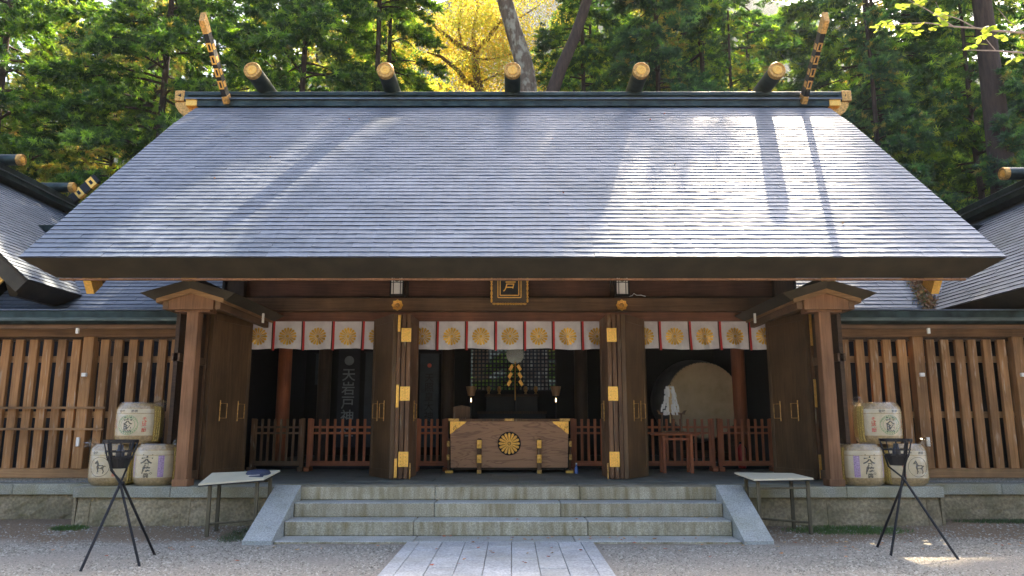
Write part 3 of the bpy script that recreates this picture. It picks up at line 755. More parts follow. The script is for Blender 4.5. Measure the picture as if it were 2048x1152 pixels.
# ================================================================== WING FENCES
slat_mesh = MB(); slat_mesh.box(-.066, .066, -.045, .028, .80, 2.82, .004); slat_me = slat_mesh.mesh('slat', W_slat)
def wing(sg, side, posts, inner_n):
    g = thing('slatted_fence', f'brown slatted timber fence under a narrow copper roof, running {side} of the hall', 'fence', (posts[0], 12.1, .59))
    wl = g.location
    far = posts[-1]; near = AX + sg * 5.06
    x0, x1 = sorted((far + sg * 1.4, near))
    m = MB(); m.box(x0, x1, 11.99, 12.23, .66, .80, .006); m.build('sill', W_rail, g)
    m = MB(); m.box(x0, x1, 12.095, 12.16, 2.46, 2.56); m.build('rail', W_rail, g)
    m = MB(); m.box(x0, x1, 12.095, 12.16, 1.58, 1.68); m.build('rail', W_rail, g)
    m = MB(); m.box(x0, x1, 11.98, 12.22, 2.86, 3.02, .008); m.build('top_beam', W_beam, g)
    m = MB(); m.box(x0, x1, 12.06, 12.16, 2.80, 2.858); m.build('upper_strip', W_darkv, g)
    for px in posts:
        m = MB(); m.box(px - .085, px + .085, 11.955, 12.13, .80, 2.862, .006); m.build('post', W_slat, g)
        m = MB(); m.box(px - .018, px + .018, 11.60, 11.64, 2.87, 2.955); m.build('lamp', PAPER, g)
        m = MB(); m.box(px - .035, px + .035, 11.9, 11.953, 2.22, 2.28, .005); m.build('sensor_box', WHITE, g)
        m = MB(); m.box(px - .025, px + .025, 11.92, 11.953, 1.14, 1.28, .005); m.build('switch_box', WHITE, g)
    xs_ = [posts[0] - sg * .2286 * k for k in range(1, inner_n + 1)]
    for a, c in zip(posts[:-1], posts[1:]): xs_ += [a + (c - a) * k / 7 for k in range(1, 7)]
    xs_ += [posts[-1] + sg * .2286 * k for k in range(1, 6)]
    for x in xs_:
        link('slat', slat_me, g, (x - wl.x + random.uniform(-.012, .012), -.035 + random.uniform(-.004, .004), -.59), (0, random.uniform(-.003, .003), 0))
    if sg < 0:
        for z in (1.735, 1.405):
            m = MB(); m.box(x0, AX - 6.35, 11.935, 11.975, z - .017, z + .017); m.build('thin_rail', W_rail, g)
    # copper roof of the fence
    m = MB()
    m.hexa([(x0, 11.55, 3.015), (x1, 11.55, 3.015), (x1, 12.3, 3.16), (x0, 12.3, 3.16)], [(x0, 11.50, 3.06), (x1, 11.50, 3.06), (x1, 12.3, 3.21), (x0, 12.3, 3.21)]); m.build('roof_sheet', COPPER_D, g)
    for i, (y, z) in enumerate(((11.50, 3.062), (11.65, 3.092), (11.80, 3.122), (11.95, 3.152))):
        m = MB(); m.hexa([(x0, y, z - .004), (x1, y, z - .004), (x1, y + .19, z + .03), (x0, y + .19, z + .03)], [(x0, y, z + .018), (x1, y, z + .018), (x1, y + .19, z + .036), (x0, y + .19, z + .036)]); m.build('roof_course', plain('fence_roof_sheet', (.10, .12, .11), .34, .6, .3, 4) if 'fence_roof_sheet' not in MATS else MATS['fence_roof_sheet'], g)
    m = MB(); m.box(x0, x1, 12.04, 12.42, 3.17, 3.295, .01); m.build('ridge_beam', COPPER_D, g)
    m = MB(); m.box(x0, x1, 12.02, 12.44, 3.297, 3.315); m.build('ridge_flashing', ROOF, g)
    m = MB(); m.box(x0, x1, 11.62, 11.70, 2.95, 3.01); m.build('eave_board', W_beam, g)
    # stone footing
    bs = thing('stone_footing', f'low stone footing with flat cap under the slatted fence, {side} side', 'wall', (posts[0], 11.75, 0))
    xa, xb = sorted((far + sg * 1.5, AX + sg * 6.24))
    js = [xa + (xb - xa) * k / 4 for k in range(5)]
    for a, c in zip(js[:-1], js[1:]):
        m = MB(); m.box(a + .003, c - .003, 11.75, 12.6, .43, .585, .006); m.build('cap_stone', S_cap, bs)
        rough_block(a + .5 if a > xa + .01 else a, c + .5 if c < xb - .01 else c, 11.79, .0, .43, bs, .03)
    xa2, xb2 = sorted((xa if sg < 0 else xb, AX + sg * 5.05))
    m = MB(); m.box(xa2, xb2, 12.08, 12.2, .586, .66); m.build('sill_stone', S_pebble, bs)
    # near-black corridor wall carries the darkness seen between the slats
    return g
wing(-1, 'left', [-6.77, -8.37, -9.97], 6)
wing(1, 'right', [6.49, 8.09, 9.69], 5)

# corridors and side halls behind the fences
def roof_body(parent, pts4, th=.12, mat=COPPER_E):
    a, b_, c, d = [Vector(p) for p in pts4]; n_ = (b_ - a).cross(d - a).normalized() * th
    m = MB(); m.hexa([a - n_, b_ - n_, c - n_, d - n_], [a, b_, c, d]); return m.build('roof', mat, parent)
SL = math.atan(.88)
for sg, side in ((-1, 'left'), (1, 'right')):
    c = thing('corridor_building', f'low corridor building with grey plate roof joining the hall on the {side}', 'building', (AX + sg * 8.5, 14.9, .59))
    xa, xb = sorted((AX + sg * 5.25, AX + sg * 12.2))
    y0, z0 = 13.95, 3.98 + .88 * (13.95 - 14.7); y1 = 16.6; z1 = z0 + .88 * (y1 - y0)
    rb = roof_body(c, [(xa, y0, z0), (xb, y0, z0), (xb, y1, z1), (xa, y1, z1)])
    roof_rows(rb, (xa, y0, z0 + .004), (1, 0, 0), (0, math.cos(SL), math.sin(SL)), xb - xa, int((y1 - y0) / math.cos(SL) / EXPO))
    roof_body(c, [(xb, 19.9, z0), (xa, 19.9, z0), (xa, y1, z1), (xb, y1, z1)])
    m = MB(); m.box(xa, xb, y1 - .2, y1 + .2, z1 - .05, z1 + .25, .01); m.build('ridge_beam', COPPER_D, c)
    m = MB(); m.box(xa, xb, 14.2, 14.3, .5, z0 + .3); m.build('wall', NIGHT, c)  # wall colour painted near black as the shade behind the fence
    m = MB(); m.box(xa, xb, 13.42, 19.8, .45, .58); m.build('floor', W_dark, c)
    m = MB()
    x = xa + .4
    m.lathe([(.10, .585), (.10, z0 + .15)], 14, (AX + sg * 7.4, 14.05, 0)); m.build('column', W_darkv, c, True)

def side_hall(sg, side, xe, ze, xr, ya, yb, logs, fin):
    h = thing('side_hall', f'neighbouring shrine hall on the far {side}, its grey plate roof sloping towards the main hall', 'building', (xr, (ya + yb) / 2, .5))
    zr = ze + .88 * abs(xr - xe); sl = (-sg * 0, 0)
    up = Vector((sg * math.cos(SL), 0, math.sin(SL)))
    xo = xr + (xr - xe)
    xd = (0, 1, 0) if sg < 0 else (0, 1, 0)
    # inner slope; the row frame needs z outwards
    if sg < 0:
        rb = roof_body(h, [(xe, ya, ze), (xe, yb, ze), (xr, yb, zr), (xr, ya, zr)], .28)
        roof_rows(rb, (xe, ya, ze + .004), (0, 1, 0), up, yb - ya, int(abs(xr - xe) / math.cos(SL) / EXPO) - 1)
    else:
        rb = roof_body(h, [(xe, yb, ze), (xe, ya, ze), (xr, ya, zr), (xr, yb, zr)], .28)
        roof_rows(rb, (xe, yb, ze + .004), (0, -1, 0), up, yb - ya, int(abs(xr - xe) / math.cos(SL) / EXPO) - 1)
    roof_body(h, [(xo, ya, ze), (xr, ya, zr), (xr, yb, zr), (xo, yb, ze)] if sg > 0 else [(xo, yb, ze), (xr, yb, zr), (xr, ya, zr), (xo, ya, ze)], .28)
    # thick front rake and eave edge
    q = .34; x2 = xe + sg * q * .9
    m = MB(); m.hexa([(xe + sg * .30, ya + .2, ze - .18), (xr, ya + .2, zr - .42), (xr, ya + .32, zr - .42), (xe + sg * .30, ya + .32, ze - .18)], [(xe, ya - .02, ze - .02), (xr, ya - .02, zr - .02), (xr, ya + .3, zr - .02), (xe, ya + .3, ze - .02)]); m.build('rake_edge', COPPER_E, h)
    m = MB(); m.hexa([(xe + sg * .30, ya + .2, ze - .25), (xe + sg * .42, ya + .2, ze - .25), (xe + sg * .42, yb, ze - .25), (xe + sg * .30, yb, ze - .25)], [(xe, ya, ze - .01), (xe + sg * .4, ya, ze - .01), (xe + sg * .4, yb, ze - .01), (xe, yb, ze - .01)]); m.build('eave_edge', COPPER_E, h)
    m = MB(); m.box(xr - .36, xr + .36, ya - .1, yb + .1, zr - .02, zr + .10); m.build('ridge_board', COPPER_D, h)
    m = MB(); m.box(xr - .40, xr + .40, ya - .12, yb + .12, zr + .10, zr + .12); m.build('ridge_flashing', MATS['ridge_sheet'], h)
    m = MB(); m.box(xr - .30, xr + .30, ya - .25, yb + .25, zr + .12, zr + .30, .01); m.build('ridge_beam', COPPER_D, h)
    a, c = sorted((xe + sg * 1.6, xo - sg * 1.6))
    m = MB(); m.box(a, c, ya + 1.6, yb - 1.6, .5, ze + 1.2); m.build('wall', NIGHT, h)
    for y in logs: ridge_log(h, (xr - .02, y, zr + .43), 'x', 1.35, .13)
    if fin:
        y, = fin; 
        # finial lying forward along the far gable
        d = Vector((.66, -.05, .60)).normalized()
        M_ = frame((xr - .25, y, zr - .15), d.cross(Vector((0, 1, 0))), d)
        m = MB(); m.M = M_; m.box(-.13, .13, 0, 1.55, -.05, .05); f = m.build('finial_board', BLACK, h)
        for q in (0.0, .42, .84, 1.26):
            m = MB(); m.M = M_; m.box(-.135, .135, q, q + .2, -.056, .056); m.k = 1; m.box(-.06, .06, q + .06, q + .14, -.06, .06); m.build('gilt_fitting', [GOLD, BLACK], f)
    # gilt corner ornament below the front rake
    m = MB(); cx, cz = xe + sg * .72, ze + .12; y = ya + .18
    m.M = Matrix.Translation((cx, y, cz)) @ Matrix.Rotation(sg * -SL, 4, 'Y')
    m.box(-.20, .20, -.02, .02, -.13, .13, .01); m.k = 1
    for i in range(5): m.box(-.16 + i * .07, -.12 + i * .07, -.026, -.02, -.09, .09)
    m.build('gilt_ornament', [GOLD, OLDGOLD], h)
    return h
side_hall(-1, 'left', -8.55, 3.98, -12.15, 13.0, 19.7, (16.8, 18.9), (19.6,))
side_hall(1, 'right', 8.02, 3.58, 11.05, 9.6, 18.0, (10.8, 13.0, 15.15), None)

# ================================================================== CURTAINS
def fold(x, z, ph):
    t = (3.30 - z) / .5
    return 0.030 * t * math.sin(x * 9 + ph) + 0.020 * t * math.sin(x * 23 + ph * 2 + z * 5) + 0.05 * t * t * .4
def curtain(x0, x1, ribs, label, ph):
    c = thing('shrine_curtain', label, 'curtain', ((x0 + x1) / 2, 13.40, 3.30), 'white curtains hung across the three doorways')
    Y = 13.27 + .14
    edges = [x0] + ribs + [x1]
    sag = lambda x: 0.012 * math.sin(x * 5 + ph)
    for a, d in zip(edges[:-1], edges[1:]):
        a2, d2 = (a + .028 if a != x0 else a), (d - .028 if d != x1 else d); nx_, nz_ = 14, 8; m = MB()
        for j in range(nz_ + 1):
            for i in range(nx_ + 1):
                x = a2 + (d2 - a2) * i / nx_; z = 3.305 - (.505 + sag(x)) * j / nz_
                m.v.append((x, Y - fold(x, z, ph), z))
        m.f = [(j * (nx_ + 1) + i, j * (nx_ + 1) + i + 1, (j + 1) * (nx_ + 1) + i + 1, (j + 1) * (nx_ + 1) + i) for j in range(nz_) for i in range(nx_)]; m.mi = [0] * len(m.f)
        cl = m.build('cloth_panel', CLOTH, c, True)
    sp = .53
    cents = [(a + d) / 2 for a, d in zip(ribs[:-1], ribs[1:])] + [ribs[0] - sp / 2, ribs[-1] + sp / 2]
    for x in cents:
        m = MB(); rr_, zc_ = .160, 3.03
        for k in range(16):
            th0 = 2 * math.pi * k / 16; pts = []
            for r_, dth in ((.035, -.10), (rr_ * .86, -.16), (rr_ * .97, -.10), (rr_, 0), (rr_ * .97, .10), (rr_ * .86, .16), (.035, .10)):
                px = x + r_ * math.sin(th0 + dth); pz = zc_ + r_ * math.cos(th0 + dth)
                px = min(max(px, x0 + .002), x1 - .002); pts.append((px, Y - fold(px, pz, ph) - .010, pz))
            m.add(pts, [tuple(range(7))])
        pts = []
        for q in range(12):
            px = x + .03 * math.sin(q * math.pi / 6); pz = zc_ + .03 * math.cos(q * math.pi / 6); px = min(max(px, x0 + .002), x1 - .002); pts.append((px, Y - fold(px, pz, ph) - .012, pz))
        m.add(pts, [tuple(range(12))]); m.build('flower_crest', GOLDF, c)
    for x in ribs:
        for off, w_, mat_, nm in ((0.012, .017, RED, 'red_ribbon'), (-.018, .009, W_dark, 'dark_gap_strip')):  # second strip is dark to draw the shadowy gap beside each ribbon
            m = MB(); nz_ = 9
            for j in range(nz_ + 1):
                z = 3.308 - .53 * j / nz_; y = Y - .012 - fold(x, z, ph)
                m.v += [(x + off - w_, y, z), (x + off + w_, y, z), (x + off + w_, y + .006, z), (x + off - w_, y + .006, z)]
            for j in range(nz_):
                for i in range(4): m.f.append((j * 4 + i, j * 4 + (i + 1) % 4, j * 4 + 4 + (i + 1) % 4, j * 4 + 4 + i)); m.mi.append(0)
            m.build(nm, mat_, c)
curtain(-4.66, -2.20, [-4.288, -3.757, -3.216, -2.676], 'white curtain with gold flower crests and red ribbons over the left doorway, four ribbons wide', 0.5)
curtain(-1.80, 1.70, [-1.342, -.82, -.297, .225, .739, 1.261], 'longest white curtain with gold flower crests and red ribbons, above the offering box', 2.1)
curtain(2.10, 4.62, [2.649, 3.189, 3.73, 4.27], 'white curtain with gold flower crests and red ribbons hanging above the big drum', 4.4)

# ================================================================== LOW INNER FENCES
def low_fence(x0, x1, label, mat, matx, n):
    y = 14.6; g = thing('low_fence', label, 'fence', ((x0 + x1) / 2, y, PH), 'low picket fences inside the doorways')
    m = MB(); m.box(x0, x1, y - .03, y + .03, .70, .79, .004); m.build('bottom_rail', matx, g)
    for z in (1.31, 1.42):
        m = MB(); m.box(x0, x1, y - .012, y + .028, z - .02, z + .02); m.build('rail', matx, g)
    me = MB(); me.box(-.024, .024, -.03, -.0125, .79, 1.575, .003); pm = me.mesh('picket', mat); wl = g.location
    for i in range(n): link('picket', pm, g, (x0 + .09 + (x1 - x0 - .18) * i / (n - 1) - wl.x, 0, -PH))
    for x in (x0 + .035, x1 - .035):
        m = MB(); m.box(x - .035, x + .035, y - .035, y + .035, .66, 1.585, .004); m.build('post', mat, g)
        m = MB(); m.box(x - .05, x + .05, y - .14, y + .14, PH, .68, .006); m.build('foot', matx, g)
low_fence(-4.98, -3.96, 'low dark brown picket fence beside the left outer door', W_edge, W_beam, 8)
low_fence(-3.90, -2.15, 'low red-brown picket fence in front of the dark banners in the left doorway', W_red, W_redx, 12)
low_fence(-1.85, -1.22, 'short red-brown picket fence left of the offering box', W_red, W_redx, 5)
low_fence(1.12, 1.80, 'short red-brown picket fence right of the offering box', W_red, W_redx, 5)
low_fence(2.05, 3.86, 'low red-brown picket fence below the big drum', W_red, W_redx, 13)
low_fence(3.92, 5.0, 'low red-brown picket fence between the drum and the right outer door', W_red, W_redx, 8)

# ================================================================== OFFERING BOX
bx = thing('offering_box', 'large wooden offering box with gilt corners and round gold flower crest above the steps', 'offering box', (AX, 14.4, PH))
grain, nt, p, out = newmat('offering_box_timber')
pos = posnode(nt, (1.0, 1, 6.0)); n = N(nt, 'ShaderNodeTexNoise', Scale=1.15, Detail=3.0, Distortion=1.2); nt.links.new(pos, n.inputs[0])
mm = N(nt, 'ShaderNodeMath', operation='MULTIPLY'); mm.inputs[1].default_value = 34; nt.links.new(n.outputs[0], mm.inputs[0])
sn = N(nt, 'ShaderNodeMath', operation='SINE'); nt.links.new(mm.outputs[0], sn.inputs[0])
col = ramp(nt, sn.outputs[0], [(0.0, (0.46, 0.235, 0.115)), (0.75, (0.40, 0.20, 0.098)), (1.0, (0.29, 0.14, 0.07))])
n4 = N(nt, 'ShaderNodeTexNoise', Scale=1.0, Detail=5.0); nt.links.new(posnode(nt, (2, 30, 90)), n4.inputs[0])
col = mixc(nt, col, ramp(nt, n4.outputs[0], [(0.3, (.92, .92, .92)), (0.7, (1.08, 1.06, 1.04))]), 1.0, 'MULTIPLY')
nt.links.new(col, p.inputs['Base Color']); p.inputs['Roughness'].default_value = .55; bump(nt, p, sn.outputs[0], .15, .003)
m = MB(); m.hexa([(AX - 1.065, 14.02, .70), (AX + 1.065, 14.02, .70), (AX + 1.065, 14.85, .70), (AX - 1.065, 14.85, .70)], [(AX - 1.085, 14.0, 1.53), (AX + 1.085, 14.0, 1.53), (AX + 1.085, 14.87, 1.53), (AX - 1.085, 14.87, 1.53)]); m.build('box_body', grain, bx)
m = MB(); m.box(AX - 1.11, AX + 1.11, 13.97, 14.04, 1.53, 1.575, .006); m.box(AX - 1.11, AX + 1.11, 14.83, 14.9, 1.53, 1.575, .006); m.build('rim', W_edge, bx)
for x in (-1.0, 0, 1.0):
    w_ = .15 if x else .17
    m = MB(); m.box(AX + x - w_ / 2 - (.04 if x < 0 else 0), AX + x + w_ / 2 + (.04 if x > 0 else 0), 13.962, 13.972, 1.535, 1.58); m.build('gilt_strip', OLDGOLD, bx)
m = MB(); m.box(AX - 1.02, AX + 1.02, 14.06, 14.84, .66, .70); m.build('base', W_dark, bx)
for sg in (-1, 1):
    m = MB(); xo = AX + sg * 1.086
    pts = [(xo, 1.527), (xo - sg * .30, 1.527), (xo - sg * .27, 1.49), (xo - sg * .22, 1.46), (xo - sg * .17, 1.42), (xo - sg * .11, 1.385), (xo - sg * .06, 1.335), (xo - sg * .02, 1.31), (xo + sg * .002, 1.30)]
    q = len(pts); yy = lambda z, o: 14.0 + (1.53 - z) * .024 - o
    m.add([(a, yy(b_, .012), b_) for a, b_ in pts] + [(a, yy(b_, 0), b_) for a, b_ in pts], [tuple(range(q)), tuple(range(2 * q - 1, q - 1, -1))] + [(i, (i + 1) % q, q + (i + 1) % q, q + i) for i in range(q)])
    m.k = 1
    for i in range(9):
        a, b_ = xo - sg * random.uniform(.02, .2), 1.51 - random.uniform(0, .14)
        if abs(a - xo) + (1.53 - b_) < .26: m.tube([(a, 13.988 + .001, b_), (a + sg * .02, 13.986, b_ - .012), (a + sg * .005, 13.988, b_ - .03)], .006, 5)
    m.build('corner_fitting', [GOLD, OLDGOLD], bx)
    # upright bracket with gilt bosses
    x = AX + sg * .545
    m = MB(); m.box(x - .038, x + .038, 13.93, 14.0, PH, 1.22, .01); br = m.build('bracket', W_edge, bx)
    for z in (1.12, .86):
        m = MB(); m.box(x - .043, x + .043, 13.915, 13.93, z - .075, z + .075, .006); m.lathe([(.034, 0), (.03, -.02), (.001, -.028)], 14, (x, 13.915, z), 'y'); m.build('gilt_boss', GOLD, br)
    m = MB(); m.box(x - .04, x + .04, 13.922, 13.93, PH, .66); m.build('gilt_boss', OLDGOLD, br)
    xs2 = AX + sg * 1.095
    m = MB(); m.box(min(xs2, xs2 + sg * .04), max(xs2, xs2 + sg * .04), 14.1, 14.2, PH + .02, 1.22, .01)
    m.k = 1
    for z in (1.12, .88): m.box(min(xs2, xs2 + sg * .055), max(xs2, xs2 + sg * .055), 14.09, 14.21, z - .05, z + .05, .006)
    m.build('side_bracket', [W_edge, OLDGOLD], bx)
    m = MB(); m.box(xs2 - .07, xs2 + .07, 13.98, 14.1, PH, PH + .05, .006); m.build('gilt_foot', GOLD, bx)
m = MB(); cc = (AX, 13.975, 1.13)
m.lathe([(.205, .04), (.212, .02), (.205, .008), (.19, .0), (.001, .0)][::-1], 32, cc, 'y'); cr = m.build('flower_crest', [BLACK], bx)
def crest_petals(parent, c, r, n=16, yoff=-.006, mat=GOLD, d=.012):
    for k in range(n):
        th = 2 * math.pi * k / n; m = MB()
        prof = ((.16, .035), (.5, .085), (.82, .135), (.93, .11), (.985, .05))
        vs = []
        for rr_, hw in prof:
            for s_, h in ((-1, 0), (-.5, .8), (.5, .8), (1, 0)):
                lx, lz = hw * r * s_ * 1.0, rr_ * r
                vs.append((c[0] + lx * math.cos(th) + lz * math.sin(th), c[1] + yoff - h * d, c[2] - lx * math.sin(th) + lz * math.cos(th)))
        fs = []
        for i in range(len(prof) - 1):
            for j in range(3): a = i * 4 + j; fs.append((a, a + 1, a + 5, a + 4))
        m.add(vs, fs); m.build('petal', mat, parent)
    m = MB(); m.lathe([(.001, -.02), (r * .07, -.018), (r * .12, -.008), (r * .12, .0)], 14, (c[0], c[1] + yoff, c[2]), 'y'); m.build('boss', mat, parent, True)
crest_petals(cr, (cc[0], cc[1] + 0.004, cc[2]), .195)
# slats on top of the box
for i in range(12):
    m = MB(); x = AX - .98 + i * .178; m.box(x - .02, x + .02, 14.04, 14.83, 1.50, 1.54); m.build('slat', W_edge, bx)
sg_ = thing('wooden_notice', 'small wooden notice board with peaked top behind the left end of the offering box', 'sign', (-.97, 14.62, 1.53))
m = MB(); pts = [(-.16, 1.53), (.16, 1.53), (.165, 1.80), (0, 1.835), (-.165, 1.80)]
m.add([(-.97 + a, 14.60, z) for a, z in pts] + [(-.97 + a, 14.63, z) for a, z in pts], [(0, 1, 2, 3, 4), (9, 8, 7, 6, 5)] + [(i, (i + 1) % 5, 5 + (i + 1) % 5, 5 + i) for i in range(5)]); m.build('board', W_edge, sg_)
m = MB(); m.box(-1.08, -.86, 14.58, 14.66, 1.50, 1.532); m.build('foot', W_dark, sg_)
bt = thing('small_bottle', 'tiny clear and blue bottle on the floor at the right foot of the offering box', 'bottle', (1.17, 13.98, PH))
m = MB(); m.lathe([(.03, 0), (.032, .09), (.014, .13), (.014, .16)], 12, (1.17, 13.98, PH)); m.build('bottle_body', plain('blue_plastic', (.15, .25, .6), .2), bt, True)
m = MB(); m.lathe([(.016, .16), (.016, .185)], 12, (1.17, 13.98, PH)); m.build('bottle_cap', WHITE, bt)

# ================================================================== PLAQUE, LANTERNS, GOLD FLOWERS ON THE LINTEL
pq = thing('name_plaque', 'black shrine name plaque with gilt frame and gold characters under the middle of the eave', 'plaque', (-.045, 13.12, 3.57))
def PT(a, b_, o=0.0):   # plaque plane, leaning forward at the top
    return (-.045 + a, 13.14 - .10 * b_ - o, 3.575 + b_)
def pbox(m, a0, a1, b0, b1, o0, o1):
    m.hexa([PT(a0, b0, o0), PT(a1, b0, o0), PT(a1, b1, o0), PT(a0, b1, o0)], [PT(a0, b0, o1), PT(a1, b0, o1), PT(a1, b1, o1), PT(a0, b1, o1)])
H_ = .95
m = MB(); pbox(m, -.31, .31, .01, H_, 0, .03); m.build('board', plain('plaque_dark_lacquer', (.07, .05, .03), .5, .2), pq)
m = MB(); pbox(m, -.15, .15, .16, H_ - .15, .0301, .034); m.build('panel', W_black, pq)
for a, c_ in ((.165, .01), (.205, .012)):
    m = MB()
    for s_ in (-1, 1): pbox(m, s_ * a - .006, s_ * a + .006, .32 - a - .006 + .0, H_ - .32 + a, .0305, .0305 + c_)
    pbox(m, -a, a, .32 - a - .012, .32 - a, .0305, .0305 + c_); pbox(m, -a, a, H_ - .32 + a, H_ - .32 + a + .012, .0305, .0305 + c_)
    m.build('gilt_line', GOLD, pq)
m = MB()
for s_ in (-1, 1):
    b_ = .02
    for L in (.075, .045, .09, .09, .04, .08, .08, .05, .09, .09, .06, .06):
        if b_ + L > H_: break
        m.tube([PT(s_ * .315, b_ + .004, .03), PT(s_ * .318, b_ + L * .3, .035), PT(s_ * .318, b_ + L * .7, .035), PT(s_ * .315, b_ + L - .002, .03)], [.012, .022, .022, .012], 7); b_ += L
a_ = -.30
for L in (.06, .07, .03, .05, .04, .05, .05, .04, .05, .03, .07, .06):
    if a_ + L > .302: break
    m.tube([PT(a_, .005, .03), PT(a_ + L * .3, -.002, .035), PT(a_ + L * .7, -.002, .035), PT(a_ + L, .005, .03)], [.011, .02, .02, .011], 7); a_ += L
m.build('carved_gilt_frame', GOLD, pq, True)
for i, (ch, b_) in enumerate((('天', .74), ('岩', .545), ('戸', .295))):
    lettering(pq, ch, lambda x, y, b_=b_: PT(x, b_ + y + .0, .036), .20, GOLD, .012, slant=.22, name='character')
for x, lab in ((-2.03, 'left'), (1.945, 'right')):
    l = thing('hanging_lantern', f'white panelled wall lantern with black bars above the gold flower, {lab} of the name plaque', 'lantern', (x, 13.2, 3.70), 'white lanterns under the eave')
    m = MB(); m.box(x - .10, x + .10, 13.02, 13.19, 3.735, 4.34); m.build('paper_panel', PAPER, l)
    m = MB()
    m.box(x - .125, x + .125, 13.0, 13.195, 3.70, 3.733); m.box(x - .125, x + .125, 13.0, 13.195, 4.342, 4.38)
    for dx in (-.112, .112): m.box(x + dx - .012, x + dx + .012, 12.998, 13.02, 3.734, 4.341)
    for dx in (-.062, .062): m.box(x + dx - .006, x + dx + .006, 13.008, 13.019, 3.734, 4.341)
    for z in (3.94, 4.06): m.box(x - .10, x + .10, 13.005, 13.0075, z - .005, z + .005)
    m.build('lantern_frame', BLACK, l)
    m = MB(); m.lathe([(.001, -.004), (.045, -.003), (.048, 0)], 16, (x, 13.0, 4.0), 'y'); em = m.build('emblem', BLACK, l)
    m = MB(); m.box(x - .115, x - .1, 13.02, 13.19, 3.734, 4.341); m.box(x + .1, x + .115, 13.02, 13.19, 3.734, 4.341); m.build('side_panel', W_dark, l)
    f = thing('gold_flower_ornament', f'gold flower shaped metal boss on the lintel beneath the {lab} lantern', 'ornament', (x, 13.2, 3.55), 'gold flowers on the lintel')
    for k in range(8):
        th = 2 * math.pi * k / 8; d = Vector((math.sin(th), 0, math.cos(th))); e = Vector((math.cos(th), 0, -math.sin(th)))
        P = Vector((x, 13.16, 3.555)); m = MB()
        m.add([P + d * .025 - e * .012, P + d * .025 + e * .012, P + d * .08 + e * .034 + Vector((0, -.02, 0)), P + d * .105 + Vector((0, -.035, 0)), P + d * .08 - e * .034 + Vector((0, -.02, 0)), P + d * .065 + Vector((0, .012, 0))],
              [(0, 1, 2, 3, 4), (0, 5, 1), (1, 5, 2), (2, 5, 3), (3, 5, 4), (4, 5, 0)]); m.build('petal', GOLD, f)
    m = MB(); m.lathe([(.001, -.055), (.025, -.05), (.03, -.02), (.045, 0), (.03, .04)], 16, (x, 13.16, 3.555), 'y'); m.build('boss', OLDGOLD, f, True)
cb = thing('loose_cable', 'short grey cable lying along the lintel beside the right lantern', 'cable', (2.1, 13.18, 3.71))
m = MB(); m.tube([(2.08, 13.17, 3.715), (2.14, 13.15, 3.73), (2.17, 13.16, 3.77), (2.22, 13.16, 3.735), (2.30, 13.17, 3.74), (2.38, 13.18, 3.72)], .007, 6); m.build('cable', PAPER, cb)

# ================================================================== DRUM, PAPER WAND, TABLES
dr = thing('big_drum', 'huge round drum with tan hide face and dark shell inside the right doorway', 'drum', (3.97, 16.5, .72))
hide, nt, p, out = newmat('drum_hide')
pos = posnode(nt, (1, 1, 1)); n = N(nt, 'ShaderNodeTexNoise', Scale=2.2, Detail=7.0, Roughness=.65); nt.links.new(pos, n.inputs[0])
nt.links.new(ramp(nt, n.outputs[0], [(0.3, (0.42, 0.30, 0.17)), (0.55, (0.58, 0.44, 0.27)), (0.75, (0.66, 0.53, 0.36))]), p.inputs['Base Color']); p.inputs['Roughness'].default_value = .6
dc = (4.03, 15.9, 1.97)
Mr = Matrix.Translation(Vector(dc)) @ Matrix.Rotation(R(5), 4, 'Z')
m = MB(); m.M = Mr; m.lathe([(.77, 0), (.80, .02), (.87, .4), (.90, .7), (.87, 1.0), (.78, 1.35)], 48, (0, 0, 0), 'y'); m.build('drum_shell', plain('drum_shell_timber', (.11, .11, .12), .5), dr, True)
m = MB(); m.M = Mr; m.lathe([(.79, .05), (.795, -.006), (.775, -.028), (.70, -.030), (.001, -.030)][::-1], 48, (0, 0, 0), 'y'); m.build('drum_head', hide, dr, True)
m = MB(); m.M = Mr
for k in range(60): th = k * math.pi / 30; m.lathe([(.012, 0), (.001, -.014)], 6, (.782 * math.cos(th), -.018, .782 * math.sin(th)), 'y')
m.build('tack_ring', BLACK, dr)
m = MB()
for x in (3.45, 4.60): m.hexa([(x - .06, 15.95, .72), (x + .06, 15.95, .72), (x + .06, 17.1, .72), (x - .06, 17.1, .72)], [(x - .06, 15.95, 1.42), (x + .06, 15.95, 1.42), (x + .06, 17.1, 1.42), (x - .06, 17.1, 1.42)])
m.box(3.3, 4.75, 15.92, 16.02, .78, .9); m.box(3.3, 4.75, 17.0, 17.1, .78, .9); m.build('drum_stand', W_dark, dr)
tb = thing('offering_table', 'narrow red-brown table in front of the fence carrying the paper wand', 'table', (3.02, 14.2, PH))
m = MB(); m.box(2.60, 3.43, 13.98, 14.36, 1.275, 1.31, .006); m.build('table_top', W_redx, tb)
for x in (2.78, 3.28):
    for y in (14.03, 14.31): m = MB(); m.box(x - .028, x + .028, y - .028, y + .028, PH, 1.275); m.build('leg', W_red, tb)
m = MB(); m.box(2.78, 3.28, 14.02, 14.04, 1.19, 1.23); m.build('apron', W_redx, tb)
st = thing('wand_stand', 'small dark wooden rack with upturned ends standing on the narrow red table', 'stand', (2.97, 14.17, 1.31))
m = MB(); m.box(2.76, 3.18, 14.05, 14.29, 1.33, 1.355); m.build('rack_base', W_edge, st)
for x in (2.79, 2.97, 3.15):
    m = MB(); m.box(x - .014, x + .014, 14.15, 14.18, 1.355, 1.66); m.build('upright', W_edge, st)
